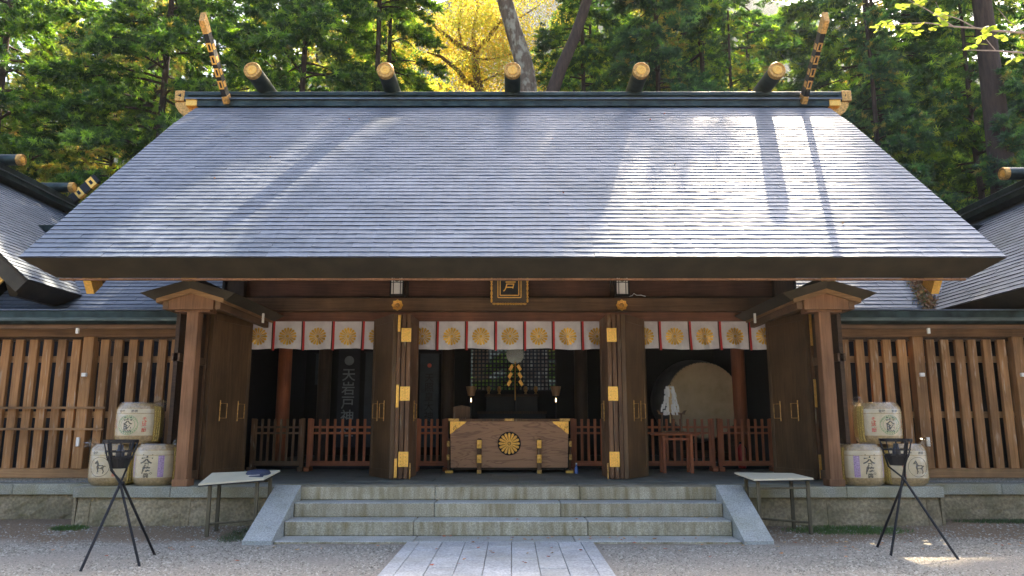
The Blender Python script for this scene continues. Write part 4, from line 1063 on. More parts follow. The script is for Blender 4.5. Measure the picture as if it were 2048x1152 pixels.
m = MB(); m.hexa([(2.72, 14.12, 1.655), (3.22, 14.12, 1.655), (3.22, 14.21, 1.655), (2.72, 14.21, 1.655)], [(2.74, 14.12, 1.68), (3.20, 14.12, 1.68), (3.20, 14.21, 1.68), (2.74, 14.21, 1.68)])
for s_ in (-1, 1): m.hexa([(2.97 + s_ * .20, 14.12, 1.675), (2.97 + s_ * .24, 14.12, 1.675), (2.97 + s_ * .24, 14.21, 1.675), (2.97 + s_ * .20, 14.21, 1.675)], [(2.97 + s_ * .245, 14.12, 1.73), (2.97 + s_ * .275, 14.12, 1.73), (2.97 + s_ * .275, 14.21, 1.73), (2.97 + s_ * .245, 14.21, 1.73)])
m.build('top_bar', W_edge, st)
gw = thing('paper_wand', 'white zigzag paper wand with straw coloured centre upright on its dark rack', 'paper wand', (2.94, 14.16, 1.66))
m = MB(); m.box(2.93, 2.955, 14.15, 14.165, 1.50, 2.20); m.build('stick', plain('straw_stick', (.55, .38, .16), .6), gw)
rd = random.Random(3)
for sd_ in (-1, 1):
    for j in range(9):
        m = MB(); z = 2.17 - j * .055
        for q in range(4):
            x = 2.94 + sd_ * (.022 + q * (.014 + .0028 * j) * rd.uniform(.7, 1.4)); y = 14.13 - rd.uniform(0, .07)
            w_, h_ = .035, .085; a = rd.uniform(-.5, .5)
            pts = [(-w_ / 2, 0), (w_ / 2, 0), (w_ / 2 + sd_ * .012, -h_), (-w_ / 2 + sd_ * .012, -h_)]
            m.add([(x + px * math.cos(a), y + px * math.sin(a) - .02 * (k_ // 2), z + pz + rd.uniform(-.006, .006)) for k_, (px, pz) in enumerate(pts)], [(0, 1, 2, 3)])
        m.build('paper_fold', PAPER, gw)
m = MB(); m.box(2.915, 2.97, 14.085, 14.10, 1.70, 2.15); m.build('centre_paper', plain('tan_paper', (.62, .45, .24), .7), gw)
fx = thing('fire_extinguisher', 'small red fire extinguisher on the floor behind the right picket fence', 'fire extinguisher', (4.55, 15.2, PH))
m = MB(); m.lathe([(.07, .02), (.075, .05), (.075, .40), (.05, .46), (.02, .49)], 18, (4.55, 15.2, PH)); m.build('tank', plain('red_paint', (.5, .02, .02), .35), fx, True)
m = MB(); m.box(4.51, 4.59, 15.19, 15.21, 1.09, 1.13); m.tube([(4.57, 15.19, 1.12), (4.64, 15.18, 1.0), (4.62, 15.18, .8)], .01, 6); m.build('valve', BLACK, fx)

# tilted display boards on legs at both sides of the steps
def board_table(A, B, C, D, legs, label, rail):
    t = thing('display_table', label, 'table', (A[0] * .5 + C[0] * .5, A[1] * .5 + C[1] * .5, 0))
    up = Vector((0, 0, .022)); m = MB(); q = [Vector(v) for v in (A, B, C, D)]
    m.hexa([v - up for v in q], q); m.build('table_top', plain('cream_board', (.60, .55, .40), .5, 0, .06, 3), t)
    m = MB(); c = sum(q, Vector()) / 4; q2 = [c + (v - c) * 1.008 for v in q]; m.hexa([v - up * 1.7 for v in q2], [v - up * 1.02 for v in q2]); m.build('edge_trim', BLACK, t)
    W_leg = MATS.get('weathered_leg_timber') or wood('weathered_leg_timber', (.07, .06, .035), (.14, .12, .075), 'z', .75)
    for (x, y, z0, zt) in legs:
        m = MB(); m.box(x - .021, x + .021, y - .021, y + .021, z0, zt); m.build('leg', W_leg, t)
    for a, b_ in rail:
        m = MB(); m.tube([a, b_], .016, 6); m.build('cross_rail', W_leg, t)
    return t
board_table((-4.18, 10.3, .70), (-3.41, 10.6, .748), (-3.31, 11.0, .838), (-4.22, 10.85, .81),
            [(-4.06, 10.40, 0.01, .68), (-4.08, 10.78, .03, .76), (-3.50, 10.62, .03, .72), (-3.40, 10.86, .05, .78)],
            'cream topped table on thin timber legs left of the steps, dark cap on it',
            [((-4.06, 10.41, .17), (-3.5, 10.62, .20)), ((-4.08, 10.78, .66), (-3.42, 10.86, .70))])
board_table((3.29, 10.5, .748), (4.10, 10.5, .763), (3.98, 10.95, .80), (3.16, 10.95, .81),
            [(3.36, 10.56, .02, .73), (4.04, 10.56, .02, .74), (3.30, 10.88, .05, .79), (3.93, 10.88, .05, .78)],
            'empty cream topped tilted table on thin timber legs right of the steps',
            [((3.30, 10.88, .20), (4.04, 10.56, .17)), ((3.34, 10.56, .62), (4.04, 10.56, .63))])
cp = thing('cloth_cap', 'dark navy cloth cap with a pale band lying on the left display table', 'cap', (-3.60, 10.80, .78))
m = MB()
for i, (r_, h) in enumerate(((.165, .0), (.165, .03), (.145, .065), (.08, .078), (.001, .07))):
    for k in range(18):
        th = k * math.pi / 9; m.v.append((-3.56 + r_ * math.cos(th) * 1.05, 10.82 + r_ * math.sin(th) * .75 * (1 + .05 * math.sin(3 * th)), .775 + h + .05 * (r_ * math.sin(th)) + .004 * math.sin(5 * th + i)))
for i in range(4):
    for k in range(18): l = (k + 1) % 18; m.f.append((i * 18 + k, i * 18 + l, i * 18 + 18 + l, i * 18 + 18 + k)); m.mi.append(0)
m.build('cap_crown', plain('navy_cloth', (.035, .045, .08), .85), cp, True)
m = MB(); m.hexa([(-3.70, 10.66, .755), (-3.44, 10.66, .765), (-3.46, 10.76, .785), (-3.68, 10.76, .775)], [(-3.70, 10.66, .766), (-3.44, 10.66, .776), (-3.46, 10.76, .80), (-3.68, 10.76, .79)]); m.build('visor', MATS['navy_cloth'], cp)
m = MB(); m.tube([(-3.66, 10.70, .785), (-3.58, 10.68, .787), (-3.50, 10.70, .79)], .003, 5); m.build('band', PAPER, cp)

# ================================================================== BANNERS AND ALTAR IN THE DARK
def banner(x, w_, z0, z1, y, text, size, label, mat, tmat, crest=None, red=False):
    b_ = thing('hanging_banner', label, 'banner', (x, y, z1))
    m = MB(); n = 10
    for j in range(n + 1):
        z = z1 + (z0 - z1) * j / n
        for i in range(5): m.v.append((x - w_ / 2 + w_ * i / 4, y + .012 * math.sin(j * .9 + i), z))
    m.f = [(j * 5 + i, j * 5 + i + 1, j * 5 + i + 6, j * 5 + i + 5) for j in range(n) for i in range(4)]; m.mi = [0] * len(m.f); m.build('banner_cloth', mat, b_, True)
    m = MB(); m.tube([(x - w_ / 2 - .03, y, z1 + .01), (x + w_ / 2 + .03, y, z1 + .01)], .014, 6); m.build('pole', W_black, b_)
    zc_ = z1 - (.42 if crest else .25) - size * len(text) * .5
    lettering(b_, text, lambda a, c: (x + a, y - .022, zc_ + c), size, tmat, .01, True, 1.0)
    if crest:
        m = MB(); m.lathe([(.001, -.024), (crest, -.022), (crest, -.018)], 20, (x, y, z1 - .25), 'y'); m.build('emblem', tmat if not red else REDINK, b_)
banner(-3.45, .46, 1.0, 3.05, 15.95, '天岩戸神社', .29, 'black banner with large pale shrine characters under a round emblem, in the left doorway', BANNERD, BANNERT, .10)
banner(-2.86, .52, 1.0, 2.98, 16.0, '天岩戸神社', .24, 'grey banner with dark characters and red emblem right of the black banner', BANNER, W_black, .085, True)
banner(-1.75, .40, 1.0, 2.95, 15.97, '天照皇大神宮', .20, 'grey banner with dark characters hanging left of the altar in the middle doorway', BANNER, W_black, .045, True)
banner(-4.06, .24, 2.3, 2.95, 16.0, '奉納', .16, 'short grey banner hanging beside the reddish inner pillar', BANNER, W_black)
al = thing('altar', 'dark stepped altar with a round mirror stand deep inside behind the offering box', 'altar', (0, 17.5, .72))
for i, (w_, z, y) in enumerate(((1.9, 1.35, 16.6), (1.5, 1.75, 17.1), (1.2, 2.15, 17.6))):
    m = MB(); m.box(-w_ / 2, w_ / 2, y, y + .55, .72, z, .01); m.build('altar_step', W_black, al)
    m = MB(); m.box(-w_ / 2 - .03, w_ / 2 + .03, y - .03, y - .002, z - .05, z + .01); m.build('altar_edge', W_darkv, al)
for x in (-.55, -.3, .32, .56):
    m = MB(); m.lathe([(.05, 0), (.02, .05), (.045, .1), (.05, .16), (.03, .2)], 12, (x, 17.8, 2.15)); m.build('altar_vessel', OLDGOLD, al, True)
mir = thing('round_mirror', 'round silvery mirror on a dark stand above the altar', 'mirror', (.07, 17.0, 2.35))
m = MB(); m.lathe([(.001, -.012), (.20, -.010), (.205, 0), (.2, .02)], 32, (.07, 17.0, 3.02), 'y'); m.build('mirror_disc', plain('polished_mirror', (.50, .56, .58), .25, .8), mir, True)
m = MB(); m.tube([(.07, 17.02, 1.75), (.07, 17.02, 2.95)], .025, 8); m.build('mirror_stand', W_black, mir)
gh = thing('gilt_paper_wand', 'gilt folded paper wand shining in front of the altar mirror', 'paper wand', (.07, 16.9, 2.2))
m = MB(); m.tube([(.07, 16.9, 2.0), (.07, 16.9, 2.86)], .012, 6); m.build('stick', GOLD, gh)
for s_ in (-1, 1):
    for k in range(3):
        m = MB(); x0_, z0_ = .07 + s_ * (.03 + .02 * k), 2.75 - k * .17
        m.hexa([(x0_, 16.88, z0_), (x0_ + s_ * .05, 16.87, z0_ + .05), (x0_ + s_ * .12, 16.87, z0_ - .06), (x0_ + s_ * .07, 16.88, z0_ - .11)], [(x0_, 16.89, z0_), (x0_ + s_ * .05, 16.88, z0_ + .05), (x0_ + s_ * .12, 16.88, z0_ - .06), (x0_ + s_ * .07, 16.89, z0_ - .11)]); m.build('paper_fold', GOLD, gh)
flame = bpy.data.materials.new('candle_glow'); flame.use_nodes = True; fn_ = flame.node_tree; fn_.nodes.clear()
e_ = fn_.nodes.new('ShaderNodeEmission'); e_.inputs[0].default_value = (1, .62, .30, 1); e_.inputs[1].default_value = 2.2; fo = fn_.nodes.new('ShaderNodeOutputMaterial'); fn_.links.new(e_.outputs[0], fo.inputs[0])
for x, lab in ((-.885, 'left'), (.95, 'right')):
    l = thing('altar_lamp', f'small lit lamp with a fluted amber shade on a thin stem, {lab} of the altar', 'lamp', (x, 16.4, .72), 'altar lamps')
    m = MB(); m.lathe([(.08, 0), (.02, .05), (.014, .1), (.014, 1.22)], 10, (x, 16.4, .72)); m.build('stem', W_black, l)
    m = MB(); m.lathe([(.001, 0), (.012, .02), (.010, .06), (.001, .10)], 10, (x, 16.4, 1.94)); m.build('flame', flame, l)
    m = MB(); m.lathe([(.07, 2.08 - 1.94), (.115, .34)], 14, (x, 16.4, 1.94)); m.build('lamp_shade', plain('amber_shade', (.35, .2, .1), .6), l)

# ================================================================== SAKE BARRELS
film = bpy.data.materials.new('clear_plastic_film'); film.use_nodes = True; ft = film.node_tree; ft.nodes.clear()
fo = ft.nodes.new('ShaderNodeOutputMaterial'); tr = ft.nodes.new('ShaderNodeBsdfTransparent'); tr.inputs[0].default_value = (.95, .93, .86, 1)
gl = ft.nodes.new('ShaderNodeBsdfGlossy'); gl.inputs['Roughness'].default_value = .16; gl.inputs[0].default_value = (1, .98, .93, 1)
lw = ft.nodes.new('ShaderNodeLayerWeight'); lw.inputs[0].default_value = .35
mr_ = ft.nodes.new('ShaderNodeMapRange'); mr_.inputs[3].default_value = .06; mr_.inputs[4].default_value = .55; ft.links.new(lw.outputs['Facing'], mr_.inputs[0])
nz = ft.nodes.new('ShaderNodeTexNoise'); nz.inputs['Scale'].default_value = 9; nz.inputs['Detail'].default_value = 3; nz.inputs['Distortion'].default_value = 1.5
bp = ft.nodes.new('ShaderNodeBump'); bp.inputs['Distance'].default_value = .03; bp.inputs['Strength'].default_value = .8
gg = ft.nodes.new('ShaderNodeNewGeometry'); ft.links.new(gg.outputs['Position'], nz.inputs[0]); ft.links.new(nz.outputs[0], bp.inputs['Height']); ft.links.new(bp.outputs[0], gl.inputs['Normal'])
mx = ft.nodes.new('ShaderNodeMixShader'); ft.links.new(mr_.outputs[0], mx.inputs[0]); ft.links.new(tr.outputs[0], mx.inputs[1]); ft.links.new(gl.outputs[0], mx.inputs[2]); ft.links.new(mx.outputs[0], fo.inputs[0])
LABEL = plain('barrel_wrapper', (.60, .52, .38), .75, 0, .10, 8, .2)
MATTING = plain('straw_matting', (.40, .29, .15), .75, 0, .25, 30, .4)
HORSE = [(-.30, -.95), (-.24, -.5), (-.36, -.2), (-.40, .05), (-.33, .28), (-.42, .50), (-.66, .42), (-.74, .56), (-.60, .74), (-.46, .92), (-.36, 1.0), (-.24, .88), (-.10, .60), (.02, .32), (.30, .26), (.50, .30), (.66, .18), (.86, .22), (.98, .02), (.80, .06), (.68, -.02), (.62, -.30), (.74, -.62), (.60, -.98), (.50, -.95), (.58, -.62), (.40, -.32), (.16, -.24), (-.06, -.22), (-.12, -.45), (-.02, -.72), (-.20, -.70), (-.16, -.92)]
def barrel(x, y, z0, rz, kind, label, tailside, mirror=1):
    b_ = thing('sake_barrel', label, 'barrel', (x, y, z0), 'straw wrapped sake barrels stacked in threes')
    r, H_ = .30, .585
    def rad(h):
        t = h / H_
        return r * (1 - .16 * max(0, (.16 - t) / .16) ** 2 - .16 * max(0, (t - .84) / .16) ** 2) * (1 + .035 * math.sin(math.pi * t))
    hs = [0, .02, .05, .09, .16, .25, .35, .44, .49, .53, .56, .585]
    m = MB(); m.lathe([(.001, .012)] + [(rad(h), h) for h in hs] + [(.001, .57)], 36, (x, y, z0), sq=.05); m.build('barrel_body', MATTING, b_, True)
    def surf(a, h, o=.004):
        th = -math.pi / 2 + rz + a / r; R_ = rad(h) * (1 + .05 * (1 - math.cos(4 * th)) / 2) + o
        return (x + R_ * math.cos(th), y + R_ * math.sin(th), z0 + h)
    def patch(a0, a1, h0, h1, mat, name, o=.004, na=18, nh=6):
        m = MB()
        for j in range(nh + 1):
            for i in range(na + 1): m.v.append(surf(a0 + (a1 - a0) * i / na, h0 + (h1 - h0) * j / nh, o))
        m.f = [(j * (na + 1) + i, j * (na + 1) + i + 1, (j + 1) * (na + 1) + i + 1, (j + 1) * (na + 1) + i) for j in range(nh) for i in range(na)]; m.mi = [0] * len(m.f)
        return m.build(name, mat, b_, True)
    A = .34
    patch(-A, A, .115, .50, LABEL, 'wrapper', .004, 24, 8)
    # straw sides with ropes
    for s_ in (-1, 1):
        patch(s_ * (A + .004), s_ * (A + .30), .02, .545, STRAW, 'straw_side', .006)
        for k in range(3):
            a = s_ * (A + .02 + .045 * k); m = MB(); m.tube([surf(a + .006 * math.sin(q * 1.9), .03 + q * .0265, .012) for q in range(20)], .011, 6); m.build('rope', STRAW, b_, True)
    m = MB(); m.tube([surf(-A + 2 * A * q / 24, .435, .007) for q in range(25)], .0045, 5); m.build('band', MATS['red_brown_rail'] if kind == 0 else MATTING, b_)
    def circ(R_, ca, ch, mat, w_=.004, name='ring'):
        m = MB(); m.tube([surf(ca + R_ * math.cos(q * math.pi / 18), ch + R_ * math.sin(q * math.pi / 18), .006) for q in range(37)], w_, 4); return m.build(name, mat, b_)
    T = lambda ca, ch, o=.0065: (lambda u, v: surf(ca + u, ch + v, o))
    if kind == 'sun':
        for R_ in (.140, .10): circ(R_, 0, .27, GREENINK, .003, 'green_ring')
        m = MB(); rd = random.Random(1)
        for k in range(26):
            th = k * 2 * math.pi / 26; q = .120; pts = [surf(q * math.cos(th) + .016 * math.cos(th + .6 * e), .27 + q * math.sin(th) + .016 * math.sin(th + 2.2 * e), .0062) for e in (-1.4, 0, 1.4)]
            m.tube(pts, .0038, 4)
        m.build('green_scrollwork', GREENINK, b_)
        lettering(b_, '天', T(0, .325), .125, INK, .035, name='character'); lettering(b_, '照', T(0, .215), .125, INK, .025, name='character')
        lettering(b_, '登録', T(-.10, .465), .045, INK, .01); lettering(b_, '商標', T(.08, .465), .045, INK, .01)
        lettering(b_, 'そば焼酎', T(mirror * .215, .27), .06, REDINK, .03, True, .9)
        lettering(b_, '高千穂', T(-mirror * .21, .28), .05, REDINK, .006, True, .9)
    elif kind == 'purple':
        patch(mirror * .14, mirror * .215, .125, .43, PURPLE, 'purple_stripe', .0062, 6, 6)
        m = MB()
        for k in range(12): m.tube([surf(mirror * .15, .14 + k * .024, .0075), surf(mirror * .205, .152 + k * .024, .0075), surf(mirror * .15, .164 + k * .024, .0075)], .002, 3)
        m.build('stripe_pattern', LAVENDER, b_)
        patch(-mirror * .25, -mirror * .20, .125, .43, LAVENDER, 'lavender_stripe', .0062, 4, 6)
        for ch, h, s_ in (('天', .375, .15), ('孫', .285, .09), ('降', .215, .11), ('臨', .145, .07)):
            lettering(b_, ch, T(-.01, h), s_, INK, .025, slant=.15, name='character', sx=1.15 if ch != '孫' else .9)
        circ(.013, .055, .18, INK, .003, 'seal')
    else:
        circ(.138, -mirror * .02, .27, INK, .003, 'ring')
        m = MB(); s_ = .098; pts = [surf(-mirror * .02 + px * s_, .268 + pz * s_, .0068) for px, pz in HORSE]
        from mathutils.geometry import tessellate_polygon
        tri = tessellate_polygon([[Vector((px, pz, 0)) for px, pz in HORSE]])
        m.add(pts, [tuple(t) for t in tri]); m.build('horse_emblem', INK, b_)
        lettering(b_, '登録', T(-.10, .465), .045, INK, .01); lettering(b_, '商標', T(.08, .465), .045, INK, .01)
        lettering(b_, '高千穂', T(mirror * .17, .33), .05, REDINK, .014, True, .9); lettering(b_, '特選', T(mirror * .17, .17), .045, REDINK, .014, True, .9)
    # plastic film with gathered corner
    m = MB(); na, nh = 40, 14
    for j in range(nh + 1):
        h = .004 + (H_ + .012) * j / nh
        for i in range(na):
            th = 2 * math.pi * i / na; R_ = rad(min(h, H_)) * (1 + .05 * (1 - math.cos(4 * th)) / 2) + .016 + .007 * noise.noise((math.cos(th) * 5 + x * 9, math.sin(th) * 5, h * 9)) + .005 * noise.noise((math.cos(th) * 14 + x * 9, math.sin(th) * 14, h * 4))
            m.v.append((x + R_ * math.cos(th), y + R_ * math.sin(th), z0 + h))
    for j in range(nh):
        for i in range(na): l = (i + 1) % na; m.f.append((j * na + i, j * na + l, j * na + na + l, j * na + na + i)); m.mi.append(0)
    m.f.append(tuple(range(nh * na, nh * na + na))); m.mi.append(0)
    m.build('plastic_wrap', film, b_, True)
    m = MB(); rd = random.Random(int(x * 100)); n_ = 9
    cx_, cz_ = x + tailside * .22, z0 + H_ - .015
    for k in range(n_):
        for q in range(4):
            a = k / (n_ - 1) * 1.6 - .3
            L = q * .055 * (1 + .3 * rd.random())
            m.v.append((cx_ + tailside * L * math.cos(a) + rd.uniform(-.01, .01), y - .10 + .04 * rd.uniform(-1, 1) * q, cz_ + L * math.sin(a) * .7 + rd.uniform(-.015, .015)))
    for k in range(n_ - 1):
        for q in range(3): m.f.append((k * 4 + q, k * 4 + q + 1, k * 4 + q + 5, k * 4 + q + 4)); m.mi.append(0)
    m.build('gathered_plastic', film, b_, True)
    for mm_ in (m,): pass
    return b_
BZ = PH + .003
barrel(-5.925, 11.46, BZ, R(-6), 'horse', 'plastic wrapped barrel with a dark horse in a ring, bottom left of the left stack', -1)
barrel(-5.275, 11.46, BZ, R(-2), 'purple', 'plastic wrapped barrel with purple stripe right of brush lettering, bottom right of the left stack', 1)
barrel(-5.60, 11.47, BZ + .60, R(-5), 'sun', 'plastic wrapped barrel with green ring round black characters, on top of the left stack', 1)
barrel(5.145, 11.40, BZ, R(4), 'purple', 'plastic wrapped barrel with purple stripe left of brush lettering, next to the right end post', -1, -1)
barrel(5.79, 11.40, BZ, R(8), 'horse', 'plastic wrapped barrel with a dark horse in a ring, behind the right fire basket', 1, -1)
barrel(5.475, 11.42, BZ + .60, R(7), 'sun', 'plastic wrapped barrel with green ring round black characters, on top of the right stack', -1, -1)

# ================================================================== IRON FIRE BASKETS
def brazier(feet, J, topc, rz, label):
    b_ = thing('fire_basket', label, 'fire basket', (J[0], J[1], 0), 'black iron fire baskets on tripods')
    Jv = Vector(J); C_ = Vector(topc); rt, rb_ = .178, .085; zt, zb = topc[2], topc[2] - .33
    for k, f in enumerate(feet):
        F = Vector(f); d = (Jv - F).normalized(); th = math.atan2(-(F - Jv).y, -(F - Jv).x)
        off = Vector((math.cos(th + 1.57), math.sin(th + 1.57), 0)) * .016
        E = Vector((C_.x + rt * math.cos(th), C_.y + rt * math.sin(th), zt - .02)); Jo = Jv + off
        m = MB(); m.tube([F, Jo], .0145, 8); m.tube([Jo, Vector((C_.x + rb_ * 1.25 * math.cos(th), C_.y + rb_ * 1.25 * math.sin(th), zb + .02)), E], .011, 8); m.build('tripod_leg', BLACK, b_, True)
    m = MB(); m.tube([Jv + Vector((-.022, 0, 0)), Jv + Vector((.022, 0, 0))], .024, 8); m.build('joint_collar', BLACK, b_)
    for z, r_, h in ((zt, rt, .016), (zt - .11, rt * .86, .009), (zt - .17, rt * .76, .009)):
        m = MB(); nn_ = 12
        for q in range(nn_):
            a0, a1 = q * 2 * math.pi / nn_ + rz, (q + 1) * 2 * math.pi / nn_ + rz
            m.hexa([(C_.x + (r_ - .004) * math.cos(a0), C_.y + (r_ - .004) * math.sin(a0), z - h), (C_.x + (r_ + .004) * math.cos(a0), C_.y + (r_ + .004) * math.sin(a0), z - h), (C_.x + (r_ + .004) * math.cos(a1), C_.y + (r_ + .004) * math.sin(a1), z - h), (C_.x + (r_ - .004) * math.cos(a1), C_.y + (r_ - .004) * math.sin(a1), z - h)],
                   [(C_.x + (r_ - .004) * math.cos(a0), C_.y + (r_ - .004) * math.sin(a0), z + h), (C_.x + (r_ + .004) * math.cos(a0), C_.y + (r_ + .004) * math.sin(a0), z + h), (C_.x + (r_ + .004) * math.cos(a1), C_.y + (r_ + .004) * math.sin(a1), z + h), (C_.x + (r_ - .004) * math.cos(a1), C_.y + (r_ - .004) * math.sin(a1), z + h)])
        m.build('basket_ring', BLACK, b_)
    for q in range(10):
        a = q * math.pi / 5 + rz; m = MB(); m.tube([(C_.x + rt * math.cos(a), C_.y + rt * math.sin(a), zt), (C_.x + rt * .70 * math.cos(a), C_.y + rt * .70 * math.sin(a), zt - .20)], .0065, 5); m.build('basket_bar', BLACK, b_)
    m = MB(); m.lathe([(rt * .72, zt - .18), (rt * .50, zb + .04), (rt * .40, zb + .035), (.001, zb + .035)], 10, (C_.x, C_.y, 0)); m.build('fire_bowl', BLACK, b_)
    m = MB(); m.lathe([(.001, zt - .19), (.045, zt - .185), (.047, zt - .11), (.035, zt - .095), (.03, zt - .08), (.028, zt - .04), (.001, zt - .038)], 14, (C_.x, C_.y, 0)); m.build('burner_can', plain('dark_can', (.03, .035, .05), .3), b_, True)
brazier([(-4.43, 8.09, 0), (-3.955, 8.36, 0), (-4.42 + .3, 9.06, 0)], (-4.295, 8.50, .845), (-4.35, 8.52, 1.30), .2, 'black iron fire basket on crossed tripod poles in front of the left barrel stack')
brazier([(4.34, 9.0, 0), (4.47, 9.60, 0), (4.97, 8.75, 0)], (4.63, 9.12, .86), (4.57, 9.12, 1.30), .5, 'black iron fire basket on crossed tripod poles in front of the right barrel stack')

# ================================================================== FALLEN LEAVES, MOSS, LITTER
leafcols = [plain('dry_leaf_%s' % n_, c, .7, 0, .2) for n_, c in (('red', (.40, .10, .04)), ('orange', (.52, .22, .06)), ('tan', (.50, .33, .15)))]
def maple_mesh(seed):
    rd = random.Random(seed); vs = [(0, 0, .004)]; n_ = 10
    for k in range(n_):
        th = 2 * math.pi * k / n_; r_ = (1.0 if k % 2 == 0 else .42) * rd.uniform(.75, 1.15)
        vs.append((r_ * math.cos(th), r_ * math.sin(th) * .8, .30 * rd.random()))
    m = MB(); m.add(vs, [(0, 1 + k, 1 + (k + 1) % n_) for k in range(n_)]); return m
lm = [maple_mesh(s_).mesh('fallen_leaf', leafcols[s_ % 3]) for s_ in range(9)]
rd = random.Random(11)
def drop(x, y, z, where, slope=0, s_=None):
    s_ = s_ or rd.uniform(.024, .042)
    o = link('fallen_leaf', rd.choice(lm), None, (x, y, z), (slope + rd.uniform(-.2, .2), rd.uniform(-.2, .2), rd.uniform(0, 6.28)), (s_, s_, s_))
    tag(o, 'small dry autumn leaf lying ' + where, 'leaf', 'fallen leaves ' + where)
for _ in range(14): drop(PX + rd.uniform(-1.0, 1.0), rd.uniform(8.2, 9.8), .040, 'on the stone path')
for _ in range(26): drop(AX + rd.uniform(-.9, 2.9), rd.uniform(9.9, 10.25), .042, 'on the bottom stone step')
for _ in range(7): drop(AX + rd.uniform(-2.6, 2.8), rd.uniform(10.4, 10.68), .232, 'on the middle stone step')
for _ in range(44): drop(rd.uniform(1.4, 6.4), 9.9 - abs(rd.gauss(0, .5)), .022, 'on the gravel right of the path')
for _ in range(12): drop(-rd.uniform(1.6, 6.0), 9.7 - abs(rd.gauss(0, .6)), .022, 'on the gravel left of the path')
for _ in range(10):
    x = rd.uniform(-5, 6); P, T_ = slope_at(rd.uniform(.5, 6.2)); drop(x, P.x, P.y + .035, 'on the main roof', R(41), .03)
def moss(x0, x1, y0, y1, n_, label, c):
    g = np.random.default_rng(int(abs(x0) * 10)); x = g.uniform(x0, x1, n_); y = g.uniform(y0, y1, n_); cx, cy = (x0 + x1) / 2, (y0 + y1) / 2
    k = (((x - cx) / (x1 - x0) * 2) ** 2 + ((y - cy) / (y1 - y0) * 2) ** 2) < g.uniform(.2, 1, n_); x, y = x[k], y[k]; n_ = len(x)
    z = np.array([gz(a, b_) for a, b_ in zip(x, y)]); h = g.uniform(.012, .045, n_); a = g.uniform(0, 6.28, n_); w_ = .004
    v = np.stack([np.stack([x - w_ * np.cos(a), y - w_ * np.sin(a), z], -1), np.stack([x + w_ * np.cos(a), y + w_ * np.sin(a), z], -1), np.stack([x + g.normal(0, .012, n_), y + g.normal(0, .012, n_), z + h], -1)], 1).reshape(-1, 3)
    t = np.array(c)[None] * g.uniform(.6, 1.4, (n_, 1))
    tag(link('moss', npmesh('moss', v, 3, LEAF_N, t)), label, kind='stuff')
moss(3.7, 5.6, 10.5, 11.08, 9000, 'bright green moss and grass at the foot of the right platform wall', (.07, .15, .02))
moss(-6.5, -5.9, 10.75, 11.08, 2500, 'small grass tuft at the foot of the left platform corner', (.07, .15, .02))
moss(-3.9, -3.4, 9.9, 11.0, 2500, 'thin moss beside the left side slab', (.05, .09, .02))
moss(6.3, 8.5, 11.2, 11.7, 5000, 'moss at the foot of the right footing', (.05, .10, .02))
# litter of dry leaves in the valley of the right roofs
g = np.random.default_rng(3); n_ = 1500; t = g.random(n_)
vy = 14.05 + t * 1.15
c0 = np.stack([8.0 + (vy - 14.05) * .30 * 1.0 + g.normal(0, .10, n_), vy, 3.98 + .88 * (vy - 14.7) + .04 + np.abs(g.normal(0, .05, n_))], -1)
q = g.normal(0, .028, (n_, 3, 3)); v = (c0[:, None] + q).reshape(-1, 3)
tc = np.array([(.16, .07, .035), (.24, .13, .07), (.10, .12, .04), (.34, .22, .15)])[g.integers(0, 4, n_)]
tag(link('leaf_litter', npmesh('leaf_litter', v, 3, LEAF_N, tc)), 'heap of dry leaves caught in the roof valley on the right', kind='stuff')

